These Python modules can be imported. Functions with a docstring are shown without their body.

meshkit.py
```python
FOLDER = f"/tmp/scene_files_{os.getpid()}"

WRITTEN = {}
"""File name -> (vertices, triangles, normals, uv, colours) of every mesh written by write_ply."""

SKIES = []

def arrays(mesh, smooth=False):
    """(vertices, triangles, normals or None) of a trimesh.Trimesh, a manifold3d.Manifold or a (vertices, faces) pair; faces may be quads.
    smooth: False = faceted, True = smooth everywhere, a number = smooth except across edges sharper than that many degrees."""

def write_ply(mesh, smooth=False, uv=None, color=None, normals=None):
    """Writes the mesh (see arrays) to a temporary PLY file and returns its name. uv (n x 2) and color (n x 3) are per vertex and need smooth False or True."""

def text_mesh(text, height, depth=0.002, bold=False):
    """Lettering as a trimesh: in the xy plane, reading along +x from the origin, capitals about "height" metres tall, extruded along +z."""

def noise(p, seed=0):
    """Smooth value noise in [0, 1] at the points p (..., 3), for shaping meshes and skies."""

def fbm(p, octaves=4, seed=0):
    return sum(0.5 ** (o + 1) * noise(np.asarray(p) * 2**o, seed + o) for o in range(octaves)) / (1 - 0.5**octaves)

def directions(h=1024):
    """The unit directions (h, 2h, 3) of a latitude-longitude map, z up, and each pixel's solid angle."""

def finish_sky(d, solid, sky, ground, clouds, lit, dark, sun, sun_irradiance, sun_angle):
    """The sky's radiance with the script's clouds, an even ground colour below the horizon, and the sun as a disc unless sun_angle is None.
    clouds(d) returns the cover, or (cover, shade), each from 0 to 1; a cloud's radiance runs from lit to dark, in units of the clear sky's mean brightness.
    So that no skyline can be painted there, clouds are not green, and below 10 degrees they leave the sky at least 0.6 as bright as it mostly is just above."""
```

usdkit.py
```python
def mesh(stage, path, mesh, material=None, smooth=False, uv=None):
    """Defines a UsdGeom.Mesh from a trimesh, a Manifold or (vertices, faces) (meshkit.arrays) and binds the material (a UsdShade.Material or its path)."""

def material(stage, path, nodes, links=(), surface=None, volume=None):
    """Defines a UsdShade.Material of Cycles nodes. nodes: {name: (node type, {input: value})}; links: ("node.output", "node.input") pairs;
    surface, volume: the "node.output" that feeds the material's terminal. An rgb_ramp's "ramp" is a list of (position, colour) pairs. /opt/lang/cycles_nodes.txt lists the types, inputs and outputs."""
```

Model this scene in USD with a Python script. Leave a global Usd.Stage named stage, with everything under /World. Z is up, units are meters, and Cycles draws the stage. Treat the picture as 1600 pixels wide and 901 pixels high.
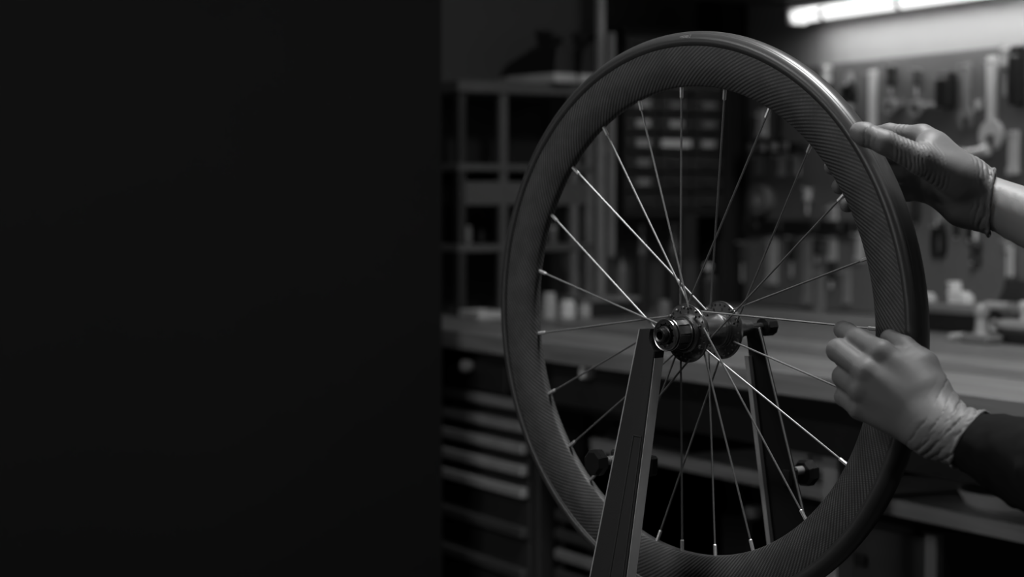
import math, random
import numpy as np, trimesh, usdkit, meshkit
import manifold3d as m3
from shapely.geometry import Polygon, Point, box as sbox, LineString
from shapely.ops import unary_union
from pxr import Usd, UsdGeom, UsdLux, UsdShade, Gf, Sdf, Vt

rng = random.Random(7)
stage = Usd.Stage.CreateInMemory()
UsdGeom.SetStageUpAxis(stage, UsdGeom.Tokens.z)
UsdGeom.Xform.Define(stage, '/World')

# ------------------------------------------------------------------ camera
YAW, PITCH, FPX = -1.0679531, -0.0428072, 3000.0
CAM = np.array([0, 0, 1.19])
F = np.array([math.sin(YAW) * math.cos(PITCH), math.cos(YAW) * math.cos(PITCH), math.sin(PITCH)])
R = np.cross(F, [0, 0, 1.0]); R /= np.linalg.norm(R)
U = np.cross(R, F)
cam = UsdGeom.Camera.Define(stage, '/World/camera')
M = np.eye(4); M[0, :3], M[1, :3], M[2, :3], M[3, :3] = R, U, -F, CAM
cam.AddTransformOp().Set(Gf.Matrix4d(M.tolist()))
cam.CreateHorizontalApertureAttr(36.0)
cam.CreateVerticalApertureAttr(36.0 * 901 / 1600)
cam.CreateFocalLengthAttr(36.0 * FPX / 1600)
cam.CreateFStopAttr(3.6)
cam.CreateFocusDistanceAttr(2.15)
cam.CreateClippingRangeAttr(Gf.Vec2f(0.05, 100))
cam.CreateExposureAttr(0.0)

# ------------------------------------------------------------------ lights (ceiling and wall lamps out of view; the strip lamp is built with its housing)
STRIP_POWER = 1.3         # radiance of the strip lamp's diffuser
STRIP_WASH = 22.0         # radiance of the hidden light behind the diffuser that washes the wall
def rect_light(name, loc, w, h, power, rx=0, ry=0, rz=0):
    l = UsdLux.RectLight.Define(stage, '/World/' + name)
    l.AddTranslateOp().Set(Gf.Vec3d(*loc)); l.AddRotateXYZOp().Set(Gf.Vec3f(rx, ry, rz))
    l.CreateWidthAttr(w); l.CreateHeightAttr(h); l.CreateIntensityAttr(power)
UNSEEN_CEIL_LAMPS = [  # x, y, length along X, length along Y, radiance : ceiling panels out of view, placed to light wheel and hands
    (-1.68, 1.50, 0.60, 0.30, 68.0),
    (-2.35, -0.40, 0.90, 0.30, 17.0),
    (0.30, -0.30, 0.90, 0.30, 9.0),
]
CEIL = 2.70
UNSEEN_WALL_LAMP = (-2.95, -2.6, 1.60, 1.1, 0.5, 5.5)          # x, y, z, width, height, radiance: unseen lamp behind the camera, placed to light bench front and rim
for k, (x, y, w, h, p) in enumerate(UNSEEN_CEIL_LAMPS):
    rect_light('unseen_ceiling_lamp_light_%d' % k, (x, y, CEIL - 0.062), w, h, p)

rect_light('unseen_wall_lamp_light', (UNSEEN_WALL_LAMP[0], UNSEEN_WALL_LAMP[1] + .075, UNSEEN_WALL_LAMP[2]), UNSEEN_WALL_LAMP[3], UNSEEN_WALL_LAMP[4], UNSEEN_WALL_LAMP[5], rx=90)

# ------------------------------------------------------------------ helpers
names = {}
def numbered(parent, name):
    k = names.get((parent, name), 0); names[(parent, name)] = k + 1
    return name if k == 0 else '%s_%03d' % (name, k)
def tag(p, label=None, cat=None, group=None, kind=None):
    p = p.GetPrim() if hasattr(p, 'GetPrim') else p
    for k, v in (('label', label), ('category', cat), ('group', group), ('kind', kind)):
        if v: p.SetCustomDataByKey(k, v)
    return p
def thing(name, label, cat, loc=(0, 0, 0), rz=0, group=None, matrix=None):
    x = UsdGeom.Xform.Define(stage, '/World/' + numbered('/World', name))
    if matrix is not None:
        x.AddTransformOp().Set(Gf.Matrix4d(matrix.T.tolist()))
    else:
        x.AddTranslateOp().Set(Gf.Vec3d(*map(float, loc)))
        if rz: x.AddRotateZOp().Set(rz)
    return tag(x, label, cat, group)
def obj(name, mesh, mat, parent=None, smooth=30, uv=None, label=None):
    pp = '/World' if parent is None else str(parent.GetPath())
    p = usdkit.mesh(stage, pp + '/' + numbered(pp, name), mesh, MAT[mat], smooth=smooth, uv=uv).GetPrim()
    if label: p.SetCustomDataByKey('label', label)
    return p
def struct(name, mesh, mat, parent=None, smooth=30):
    return tag(obj(name, mesh, mat, parent, smooth), kind='structure' if parent is None else None)

cat = trimesh.util.concatenate
def box(x0, x1, y0, y1, z0, z1):
    b = trimesh.creation.box([x1 - x0, y1 - y0, z1 - z0]); b.apply_translation([(x0 + x1) / 2, (y0 + y1) / 2, (z0 + z1) / 2]); return b
def cbox(x0, x1, y0, y1, z0, z1, c=0.003):
    c = min(c, (x1 - x0) * .45, (y1 - y0) * .45, (z1 - z0) * .45)
    pts = []
    for sx in (0, 1):
        for sy in (0, 1):
            for sz in (0, 1):
                p = np.array([(x0, x1)[sx], (y0, y1)[sy], (z0, z1)[sz]]); s = np.array([1 - 2 * sx, 1 - 2 * sy, 1 - 2 * sz]) * c
                pts += [p + s * [1, 1, 0], p + s * [1, 0, 1], p + s * [0, 1, 1]]
    return trimesh.convex.convex_hull(np.array(pts))
def tube(a, b, r, n=16, r2=None):
    a, b = np.asarray(a, float), np.asarray(b, float); L = np.linalg.norm(b - a)
    r2 = r if r2 is None else r2
    m = trimesh.creation.revolve(np.array([[0, 0], [r, 0], [r2, L], [0, L]]), sections=n)
    m.apply_transform(trimesh.geometry.align_vectors([0, 0, 1], (b - a) / L)); m.apply_translation(a); return m
def lathe(profile, n=48, axis='z', closed=False):
    m = trimesh.creation.revolve(np.array(profile, float), sections=n)
    if m.volume < 0: m.invert()
    if axis == 'y': m.apply_transform(trimesh.transformations.rotation_matrix(-math.pi / 2, [1, 0, 0]))  # z -> y
    if axis == 'x': m.apply_transform(trimesh.transformations.rotation_matrix(math.pi / 2, [0, 1, 0]))
    return m
def extrude(poly, d, chamfer=0):
    gs = getattr(poly, 'geoms', [poly])
    return cat([trimesh.creation.extrude_polygon(g, d, engine='earcut') for g in gs])
def hullpts(p): return trimesh.convex.convex_hull(np.array(p, float))
def mf(m): return m3.Manifold(m3.Mesh(np.asarray(m.vertices, np.float32), np.asarray(m.faces, np.uint32)))
def tm(man):
    q = man.to_mesh(); return trimesh.Trimesh(q.vert_properties[:, :3], q.tri_verts, process=False)
def moved(m, t): m = m.copy(); m.apply_translation(t); return m

# a photograph's pixel to a point of the room: at a depth, or on a plane
def ray(u, v): return F + R * (u - 800) / FPX + U * (450.5 - v) / FPX
def at(u, v, d): return CAM + ray(u, v) * d
def onX(u, v, X): r = ray(u, v); return CAM + r * (X - CAM[0]) / r[0]
def onY(u, v, Y): r = ray(u, v); return CAM + r * (Y - CAM[1]) / r[1]

# ------------------------------------------------------------------ materials (the photograph is black and white: all greys)
MAT = {}
def mat(name, g, rough=0.5, metal=0, spec=0.5, var=0.15, scale=12, bump=0.0, bscale=200, emit=0, coat=0, sheen=0, stretch=(1, 1, 1), sss=0, diff_rough=0):
    g3 = lambda x: (x, x, x)
    nodes = {'tc': ('texture_coordinate', {}), 'mp': ('mapping', {'scale': stretch}), 'n': ('noise_texture', {'scale': scale, 'detail': 4}),
             'r': ('rgb_ramp', {'ramp': [(0.25, g3(g * (1 - var))), (0.75, g3(g * (1 + var)))]}),
             'p': ('principled_bsdf', {'roughness': rough, 'metallic': metal, 'specular_ior_level': spec, 'coat_weight': coat, 'coat_roughness': 0.15, 'sheen_weight': sheen, 'diffuse_roughness': diff_rough})}
    links = [('tc.object', 'mp.vector'), ('mp.vector', 'n.vector'), ('n.fac', 'r.fac'), ('r.color', 'p.base_color')]
    if emit:
        nodes['p'][1].update({'emission_strength': emit, 'emission_color': (1, 1, 1)})
    if sss:
        nodes['p'][1].update({'subsurface_weight': sss, 'subsurface_radius': (1, .6, .4), 'subsurface_scale': .004})
    if bump:
        nodes['n2'] = ('noise_texture', {'scale': bscale, 'detail': 3}); nodes['b'] = ('bump', {'strength': bump, 'distance': 0.001})
        links += [('mp.vector', 'n2.vector'), ('n2.fac', 'b.height'), ('b.normal', 'p.normal')]
    MAT[name] = usdkit.material(stage, '/World/Looks/' + name, nodes, links, 'p.BSDF')
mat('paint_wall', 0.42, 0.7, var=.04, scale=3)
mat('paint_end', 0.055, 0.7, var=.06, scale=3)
mat('wall_dark_fade', 0.0065, 0.85, var=.06, scale=2, spec=.12)  # dark fade at left put into the wall colour; unseen walls share it
mat('paint_black', 0.012, 0.6, spec=.25)
mat('ceiling_dark', 0.05, 0.9, spec=.1)
mat('floor', 0.03, 0.6, var=.2, scale=6, spec=.3)
mat('pegboard', 0.145, 0.6, var=.05, scale=5)
mat('steel', 0.58, 0.4, metal=.2, var=.08)
mat('bright_steel', 0.82, 0.35, metal=.15, var=.05)
mat('dull_steel', 0.33, 0.45, metal=.2)
mat('dark_steel', 0.06, 0.4, metal=.3)
mat('black_plastic', 0.012, 0.45)
mat('grey_plastic', 0.16, 0.5)
mat('pale_plastic', 0.45, 0.5)
mat('white_plastic', 0.72, 0.45)
mat('card', 0.3, 0.8, var=.08)
mat('shelf_board', 0.085, 0.6)
mat('cabinet', 0.022, 0.45)
mat('aluminium', 0.33, 0.4, metal=.3)
mat('dark_anodised', 0.10, 0.26, metal=.85, var=.1, scale=40)
mat('hub_black', 0.25, 0.27, metal=.9, var=.1, scale=60)
mat('hub_ring', 0.4, 0.22, metal=.95)
mat('spoke_steel', 0.24, 0.48, metal=.7, var=.05)
mat('nipple', 0.55, 0.35, metal=.4, var=.05)
mat('stand_black', 0.012, 0.5, spec=.3, var=.25, scale=9, bump=.15, bscale=500)
mat('stand_lit', 0.5, 0.4, spec=.5, metal=.3, var=.2, scale=14)  # lit faces and edge highlights of the black stand put into colour
mat('knob_black', 0.014, 0.22, spec=.5)
mat('glove', 0.145, 0.56, spec=.4, var=.08, scale=25, bump=.06, bscale=420)
mat('skin', 0.25, 0.5, spec=.4, var=.05, scale=40, bump=.08, bscale=700, sss=.15)
mat('cloth_black', 0.007, 0.9, spec=.1, var=.2, scale=60, bump=.3, bscale=900)
mat('cloth_grey', 0.05, 0.9, spec=.15)
mat('hair', 0.03, 0.6)
mat('rubber', 0.042, 0.36, spec=.5, var=.06, scale=40)
mat('rubber_tread', 0.020, 0.5, spec=.4, var=.06, scale=40)
mat('print', 0.20, 0.6, var=.15, scale=300)
mat('lamp_lens', 0.8, 0.5, emit=STRIP_POWER)
mat('panel_lens', 0.8, 0.5, emit=3.0)
g3 = lambda x: (x, x, x)
def wood(name, g):
    MAT[name] = usdkit.material(stage, '/World/Looks/' + name, {
        'tc': ('texture_coordinate', {}), 'mp': ('mapping', {'scale': (1.2, 22, 22)}), 'n': ('noise_texture', {'scale': 3, 'detail': 6, 'distortion': .4}),
        'r': ('rgb_ramp', {'ramp': [(0.3, g3(g * .7)), (0.7, g3(g * 1.2))]}), 'p': ('principled_bsdf', {'roughness': .42, 'specular_ior_level': .4})},
        [('tc.object', 'mp.vector'), ('mp.vector', 'n.vector'), ('n.fac', 'r.fac'), ('r.color', 'p.base_color')], 'p.BSDF')
for k, g in enumerate((.125, .17, .21, .145)): wood('wood_%d' % k, g)
wood('shelf_wood', .5)
# carbon weave: uv in metres (around, across)
MAT['carbon'] = usdkit.material(stage, '/World/Looks/carbon', {
    'tc': ('texture_coordinate', {}),
    'ma': ('mapping', {'rotation': (0, 0, math.radians(52))}), 'wa': ('wave_texture', {'scale': 78, 'distortion': 1.2, 'detail': 2, 'detail_scale': 30}),
    'mb': ('mapping', {'rotation': (0, 0, math.radians(-38))}), 'wb': ('wave_texture', {'scale': 170, 'distortion': 2.5, 'detail': 1, 'detail_scale': 40}),
    'nz': ('noise_texture', {'scale': 55, 'detail': 2}), 'nr': ('rgb_ramp', {'ramp': [(.35, g3(0.25)), (.65, g3(1))]}),
    'mul': ('mix', {'mix_type': 'multiply', 'fac': .75}), 'mul2': ('mix', {'mix_type': 'multiply', 'fac': .55}),
    'r': ('rgb_ramp', {'ramp': [(0.06, g3(.014)), (0.7, g3(.125))]}),
    'rr': ('rgb_ramp', {'ramp': [(0., g3(.52)), (1, g3(.40))]}),
    'bp': ('bump', {'strength': .35, 'distance': .0004}),
    'p': ('principled_bsdf', {'specular_ior_level': .5})},
    [('tc.UV', 'ma.vector'), ('ma.vector', 'wa.vector'), ('tc.UV', 'mb.vector'), ('mb.vector', 'wb.vector'), ('tc.object', 'nz.vector'), ('nz.fac', 'nr.fac'),
     ('wa.color', 'mul.color1'), ('wb.color', 'mul.color2'), ('mul.color', 'mul2.color1'), ('nr.color', 'mul2.color2'), ('mul2.color', 'r.fac'), ('r.color', 'p.base_color'),
     ('wa.color', 'rr.fac'), ('rr.color', 'p.roughness'), ('mul.color', 'bp.height'), ('bp.normal', 'p.normal')], 'p.BSDF')

# ------------------------------------------------------------------ the room
YW, YB, XE, XJ, YJ = 3.10, 1.90, -4.41, -3.675, 1.85      # back wall, bench front, end wall, added dark wall jog
ZT, ZSH, ZSOF = 0.92, 0.70, 1.705                           # bench top, lower shelf, underside of the overhead cupboard
XR, YF = 2.6, -2.6
struct('floor', box(-6, XR + .1, YF - .1, YW + .1, -.1, 0), 'floor')
struct('ceiling', box(-6, XR + .1, YF - .1, YW + .1, CEIL, CEIL + .1), 'ceiling_dark')
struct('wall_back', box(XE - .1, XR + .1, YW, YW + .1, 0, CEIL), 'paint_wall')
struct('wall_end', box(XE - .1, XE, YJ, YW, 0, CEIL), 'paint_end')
struct('added_wall_left', cat([box(XJ - .9, XJ, YF, YJ, 0, CEIL)]), 'wall_dark_fade')  # added near-black wall, stands in for the dark fade at left
struct('wall_right', box(XR, XR + .1, YF, YW, 0, CEIL), 'wall_dark_fade')
struct('wall_front', box(-6, XR + .1, YF - .1, YF, 0, CEIL), 'wall_dark_fade')
struct('added_baseboard_left', cbox(XJ, XJ + .015, YF, YJ, 0, .1), 'paint_black')  # baseboard of the added wall
struct('trim_1', cbox(XE + .004, XE + .11, YW - .09, YW - .002, ZT, 2.4), 'paint_black')     # black corner post

# overhead cupboard above the bench, the strip lamp under it
t = thing('overhead_cupboard', 'long black overhead cupboard mounted above the strip lamp', 'cupboard')
obj('body', box(-4.02, 0.6, 2.52, YW - .001, ZSOF, ZSOF + .55), 'paint_black', t)
x = -4.02
while x < .5:
    obj('door', cbox(x + .004, x + .58, 2.50, 2.518, ZSOF + .01, ZSOF + .54), 'cabinet', t); x += .584
LY = 3.0
LX0, LX1 = onY(1247, 28, LY)[0], -2.2
t = thing('strip_lamp', 'bright white fluorescent strip lamp under the black overhead cupboard', 'lamp', (0, 0, 0))
obj('housing', cat([cbox(LX0 - .01, LX1 + .01, LY - .034, LY + .034, 1.686, ZSOF - .001, .004), cbox(LX0 - .01, LX1 + .01, LY + .032, LY + .036, 1.664, 1.690, .001)]), 'white_plastic', t)  # second box: rear lip out of view, shades the wall top
a = np.linspace(0, math.pi, 13)
half = Polygon([(-.012 + 0.016 * math.cos(q), -0.028 * math.sin(q) ** .6) for q in a])
m = extrude(half, LX1 - LX0); m.apply_transform(np.array([[0, 0, 1, LX0], [1, 0, 0, LY], [0, 1, 0, 1.680], [0, 0, 0, 1]]))
obj('diffuser', m, 'lamp_lens', t)
wash = UsdLux.RectLight.Define(stage, '/World/hidden_strip_wash')  # light out of view behind the diffuser, placed to brighten the wall
wash.AddTranslateOp().Set(Gf.Vec3d((LX0 + LX1) / 2, LY + .018, 1.674)); wash.AddRotateXYZOp().Set(Gf.Vec3f(25, 0, 0))
wash.CreateWidthAttr(LX1 - LX0 - .02); wash.CreateHeightAttr(.024); wash.CreateIntensityAttr(STRIP_WASH)
for xx in (LX0, LX1): obj('end_cap', cbox(xx - .012, xx + .004, LY - .032, LY + .031, 1.650, 1.685, .006), 'white_plastic', t)
for u, v in ((1293, 24), (1412, 9)):
    xx = onY(u, v, LY)[0]; c = extrude(half.buffer(.0025).difference(half), .009); c.apply_transform(np.array([[0, 0, 1, xx], [1, 0, 0, LY], [0, 1, 0, 1.680], [0, 0, 0, 1]]))
    obj('clip', c, 'grey_plastic', t)

for k, (x, y, w, h, p) in enumerate(UNSEEN_CEIL_LAMPS):
    t = thing('unseen_ceiling_lamp', ['unseen shallow ceiling lamp placed to light the wheel and hands from above', 'unseen longer ceiling lamp placed to light the near side of the wheel', 'unseen longer ceiling lamp near the camera, placed to light the stand and hands from the right'][k], 'lamp', (x, y, CEIL))
    obj('tray', cat([box(-w/2 - .02, w/2 + .02, -h/2 - .02, h/2 + .02, -.02, -.001)] + [box(-w/2 - .02, -w/2 - .004, -h/2 - .02, h/2 + .02, -.07, -.02), box(w/2 + .004, w/2 + .02, -h/2 - .02, h/2 + .02, -.07, -.02), box(-w/2, w/2, -h/2 - .02, -h/2 - .004, -.07, -.02), box(-w/2, w/2, h/2 + .004, h/2 + .02, -.07, -.02)]), 'white_plastic', t)
    obj('diffuser', box(-w/2, w/2, -h/2, h/2, -.058, -.05), 'panel_lens', t)

x, y, z, w, h, p = UNSEEN_WALL_LAMP
t = thing('unseen_wall_lamp', 'unseen wide flat wall lamp behind the camera, placed to light the bench front and rim', 'lamp', (x, y, z))
obj('tray', cat([box(-w/2 - .02, w/2 + .02, .001, .02, -h/2 - .02, h/2 + .02), box(-w/2 - .02, -w/2 - .004, .02, .08, -h/2 - .02, h/2 + .02), box(w/2 + .004, w/2 + .02, .02, .08, -h/2 - .02, h/2 + .02), box(-w/2, w/2, .02, .08, h/2 + .004, h/2 + .02), box(-w/2, w/2, .02, .08, -h/2 - .02, -h/2 - .004)]), 'white_plastic', t)
obj('diffuser', box(-w/2, w/2, .06, .068, -h/2, h/2), 'panel_lens', t)

# pegboard panel on the wall
PEG0, PEG1 = XE + .12, 0.4
PZ = 1.553
YP = YW - .014
t = thing('pegboard', 'grey tool board on the wall behind the bench', 'board')
obj('panel', cbox(PEG0, PEG1, YP, YW - .002, ZT + .002, PZ, .002), 'pegboard', t)

# ------------------------------------------------------------------ workbench
t = thing('workbench', 'long wooden workbench with thick plank top under the tool board', 'workbench')
BX0, BX1 = XE + .004, 0.3
npl = 10
for k in range(npl):
    y0 = YB + (YW - .004 - YB) * k / npl; y1 = YB + (YW - .004 - YB) * (k + 1) / npl
    obj('plank', cbox(BX0, BX1, y0 + .0006, y1 - .0006, ZT - .040 + (.001 if k % 2 else 0), ZT - (.0008 if k % 3 == 1 else 0), .0022), 'wood_%d' % [1, 2, 0, 2, 3, 1, 3, 0, 2, 1][k], t)
obj('apron', box(BX0 + .03, BX1 - .03, YB + .06, YB + .08, ZT - .14, ZT - .042), 'paint_black', t)
for u in (735, 925):
    p = onY(u, 571 if u < 800 else 581, YB + .045)
    obj('drawer_front', cbox(p[0] - .16, p[0] + .16, YB + .046, YB + .0595, ZT - .13, ZT - .05), 'cabinet', t)
    obj('drawer_knob', lathe([(0, -.006), (.011, -.006), (.014, 0.008), (.012, .02), (0, .022)], 20, 'y').apply_transform(trimesh.transformations.rotation_matrix(math.pi, [0, 0, 1])).apply_translation([p[0], YB + .042, p[2]]), 'white_plastic', t, label='small white knob')
p = onY(1318, 690, YB + .12)
for xx in (-4.25, p[0], -1.35, .2):
    obj('leg', cbox(xx - .02, xx + .02, YB + .09, YB + .13, 0, ZT - .041), 'dull_steel', t)
    obj('leg', cbox(xx - .02, xx + .02, YW - .10, YW - .06, 0, ZT - .041), 'dull_steel', t)
obj('lower_shelf', cbox(BX0 + .02, BX1 - .02, 2.10, YW - .11, ZSH - .028, ZSH), 'shelf_wood', t)

# drawer chest under the bench end, left
ch = thing('tool_chest', 'black tool chest with pale full-width drawer pulls below the bench end', 'tool chest')
cx1 = onY(809, 650, 1.93)[0]; cx0 = cx1 - .55; YC = 1.965
obj('body', cbox(cx0, cx1 + .015, YC + .005, 2.085, .06, .785, .004), 'cabinet', ch)
zs = [.788] + [onY(803, v, 1.95)[2] for v in (632, 665.5, 699, 732.5, 767, 829, 893)] + [.30, .16]
for k in range(len(zs) - 1):
    zt, zb = zs[k] - (.018 if k else .012), zs[k + 1] - .016
    dr = obj('drawer', cbox(cx0 + .01, cx1, YC - .008, YC + .004, zb, zt, .002), 'cabinet', ch)
    zc = zs[k + 1]
    obj('drawer_pull', cbox(cx0 + .02, cx1 - .004, YC - .024, YC - .008, zc - .010, zc + .012, .003), 'aluminium' if k < 5 else 'dark_steel', dr)
for xx in (cx0 + .06, cx1 - .05):
    for yy in (YC + .03, 2.05): obj('caster', lathe([(0, -.012), (.028, -.012), (.03, 0), (.028, .012), (0, .012)], 20, 'x').apply_translation([xx, yy, .03]), 'black_plastic', ch)

# drawer unit under the bench, right
cb = thing('drawer_unit', 'dark drawer unit standing under the lower shelf below the hands', 'cabinet')
rx1 = onY(1462, 870, 2.15)[0]; rx0 = rx1 - .45
obj('body', cbox(rx0, rx1, 2.17, 2.75, .02, .64, .003), 'cabinet', cb)
obj('frame', cbox(rx1 - .03, rx1, 2.15, 2.17, .02, .64, .003), 'grey_plastic', cb)
for k in range(5):
    z1 = .635 - k * .12
    d = obj('drawer', cbox(rx0 + .01, rx1 - .035, 2.155, 2.169, z1 - .108, z1 - .004, .002), 'dark_steel', cb)
    obj('handle', cbox(rx0 + .12, rx0 + .27, 2.145, 2.155, z1 - .075, z1 - .055, .003), 'black_plastic', d)

# things on the lower shelf
t = thing('storage_bin', 'grey open-fronted storage bin on the lower shelf, nearest the tool chest', 'storage bin')
p0, p1 = onY(868, 690, 2.13), onY(936, 690, 2.13); h = .105
obj('body', cat([box(p0[0], p1[0], 2.125, 2.13, ZSH, ZSH + .02), box(p0[0], p1[0], 2.125, 2.13, ZSH + .062, ZSH + h), box(p0[0], p0[0] + .012, 2.125, 2.13, ZSH + .02, ZSH + .062), box(p0[0] + .062, p1[0], 2.125, 2.13, ZSH + .02, ZSH + .062),
    box(p0[0], p0[0] + .003, 2.13, 2.32, ZSH, ZSH + h), box(p1[0] - .003, p1[0], 2.13, 2.32, ZSH, ZSH + h), box(p0[0], p1[0], 2.317, 2.32, ZSH, ZSH + h), box(p0[0], p1[0], 2.13, 2.32, ZSH, ZSH + .003)]), 'card', t)
obj('rim', cbox(p0[0] - .004, p1[0] + .004, 2.121, 2.127, ZSH + h - .006, ZSH + h + .004), 'grey_plastic', t)
t = thing('storage_crate', 'black slatted crate on the lower shelf right of the grey bin', 'crate')
xx0 = p1[0] + .03; 
for k in range(4): obj('slat', cbox(xx0, xx0 + .30, 2.13, 2.14, ZSH + .004 + k * .032, ZSH + .028 + k * .032), 'black_plastic', t)
obj('shell', cat([box(xx0, xx0 + .01, 2.14, 2.4, ZSH, ZSH + .13), box(xx0 + .29, xx0 + .30, 2.14, 2.4, ZSH, ZSH + .13), box(xx0, xx0 + .3, 2.39, 2.4, ZSH, ZSH + .13), box(xx0, xx0 + .3, 2.14, 2.4, ZSH, ZSH + .004)]), 'black_plastic', t)
for k, (u0, u1, v1, v0, mt, lb) in enumerate(((1215, 1262, 765, 702, 'card', 'pale lidded carton on the lower shelf between the stand arm and right knob'), (1266, 1302, 768, 706, 'grey_plastic', 'grey lidded carton on the lower shelf behind the right black knob'))):
    a0, a1 = onY(u0, v1, 2.14), onY(u1, v1, 2.14); hh = (v1 - v0) / FPX * 3.3
    t = thing('carton', lb, 'box')
    obj('body', cbox(a0[0], a1[0], 2.14, 2.30, ZSH, ZSH + hh * .7, .002), mt, t)
    obj('lid', cbox(a0[0] - .003, a1[0] + .003, 2.137, 2.303, ZSH + hh * .7, ZSH + hh, .003), 'card' if k else 'grey_plastic', t)
    obj('label_strip', cbox(a0[0] + .01, a1[0] - .01, 2.1385, 2.1399, ZSH + hh * .22, ZSH + hh * .45, .0002), 'pale_plastic', t)
p = onY(1592, 783, 2.22)
t = thing('parts_dish', 'shallow white dish on the lower shelf below the dark sleeve', 'dish', (p[0], p[1], ZSH))
obj('bowl', lathe([(0, 0), (.075, 0), (.085, .006), (.098, .030), (.094, .030), (.080, .010), (.072, .005), (0, .005)], 48), 'white_plastic', t)
t = thing('tin', 'small pale metal tin under the bench behind the far stand arm', 'tin', (onY(1180, 800, 2.35)[0], 2.35, 0))
zz = onY(1180, 806, 2.35)[2]
obj('body', cat([lathe([(0, zz), (.022, zz), (.022, zz + .02), (0, zz + .02)], 24)]), 'dull_steel', t)
obj('block', cbox(-.05, .05, -.05, .05, 0, zz, .004), 'black_plastic', t, label='black block it stands on')

# slatted bottle crate low under the bench, left of the stand
t = thing('bottle_crate', 'dark crate with grey slats on the floor beside the tool chest', 'crate')
c0, c1 = max(onY(846, 850, 2.0)[0], cx1 + .03), onY(925, 850, 2.0)[0]
for k, v in enumerate((806, 836, 868, 900, 940)):
    z = onY(880, v, 2.0)[2]; obj('slat', cbox(c0, c1, 2.0, 2.012, z - .012, z + .010), 'dark_steel' if k != 2 else 'grey_plastic', t)
for xx in (c0 + .006, c1 - .006): obj('corner_post', cbox(xx - .008, xx + .008, 2.013, 2.03, 0, .60), 'black_plastic', t)
obj('shell', cat([box(c0, c1, 2.08, 2.085, 0, .58), box(c0, c0 + .004, 2.03, 2.085, 0, .58), box(c1 - .004, c1, 2.03, 2.085, 0, .58), box(c0, c1, 2.013, 2.085, 0.0, .01)]), 'black_plastic', t)

# ------------------------------------------------------------------ shelving on the end wall
XS = -4.18
def rowY(u, X=XS): return onX(u, 320, X)[1]
def rowZ(v, u=850, X=XS): return onX(u, v, X)[2]
t = thing('wall_shelf_unit', 'grey open shelving unit on the bench against the end wall', 'shelving')
y0, y1 = rowY(716), rowY(930)
for v0, v1 in ((129, 148), (257, 268), (381, 393)):
    obj('shelf_board', cbox(XE + .003, XS, y0, y1, rowZ(v1), rowZ(v0), .003), 'shelf_board', t)
obj('drawer_front', cbox(XS - .02, XS - .002, y0 + .02, y1 - .02, rowZ(321), rowZ(284), .003), 'shelf_board', t)
obj('drawer_box', box(XE + .003, XS - .02, y0 + .025, y1 - .025, rowZ(318), rowZ(286)), 'paint_black', t)
obj('back_panel', box(XE + .001, XE + .003, y0, y1, ZT, rowZ(129)), 'paint_black', t)
for yy in (y0 + .014, rowY(789), rowY(900), y1 - .012):
    obj('post', cbox(XS - .026, XS - .004, yy - .011, yy + .011, ZT + .001, rowZ(149), .002), 'cabinet' if yy < rowY(750) else 'shelf_board' if yy < rowY(850) else 'grey_plastic', t)  # left post darker: the fade towards the left is put into its colour
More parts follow.
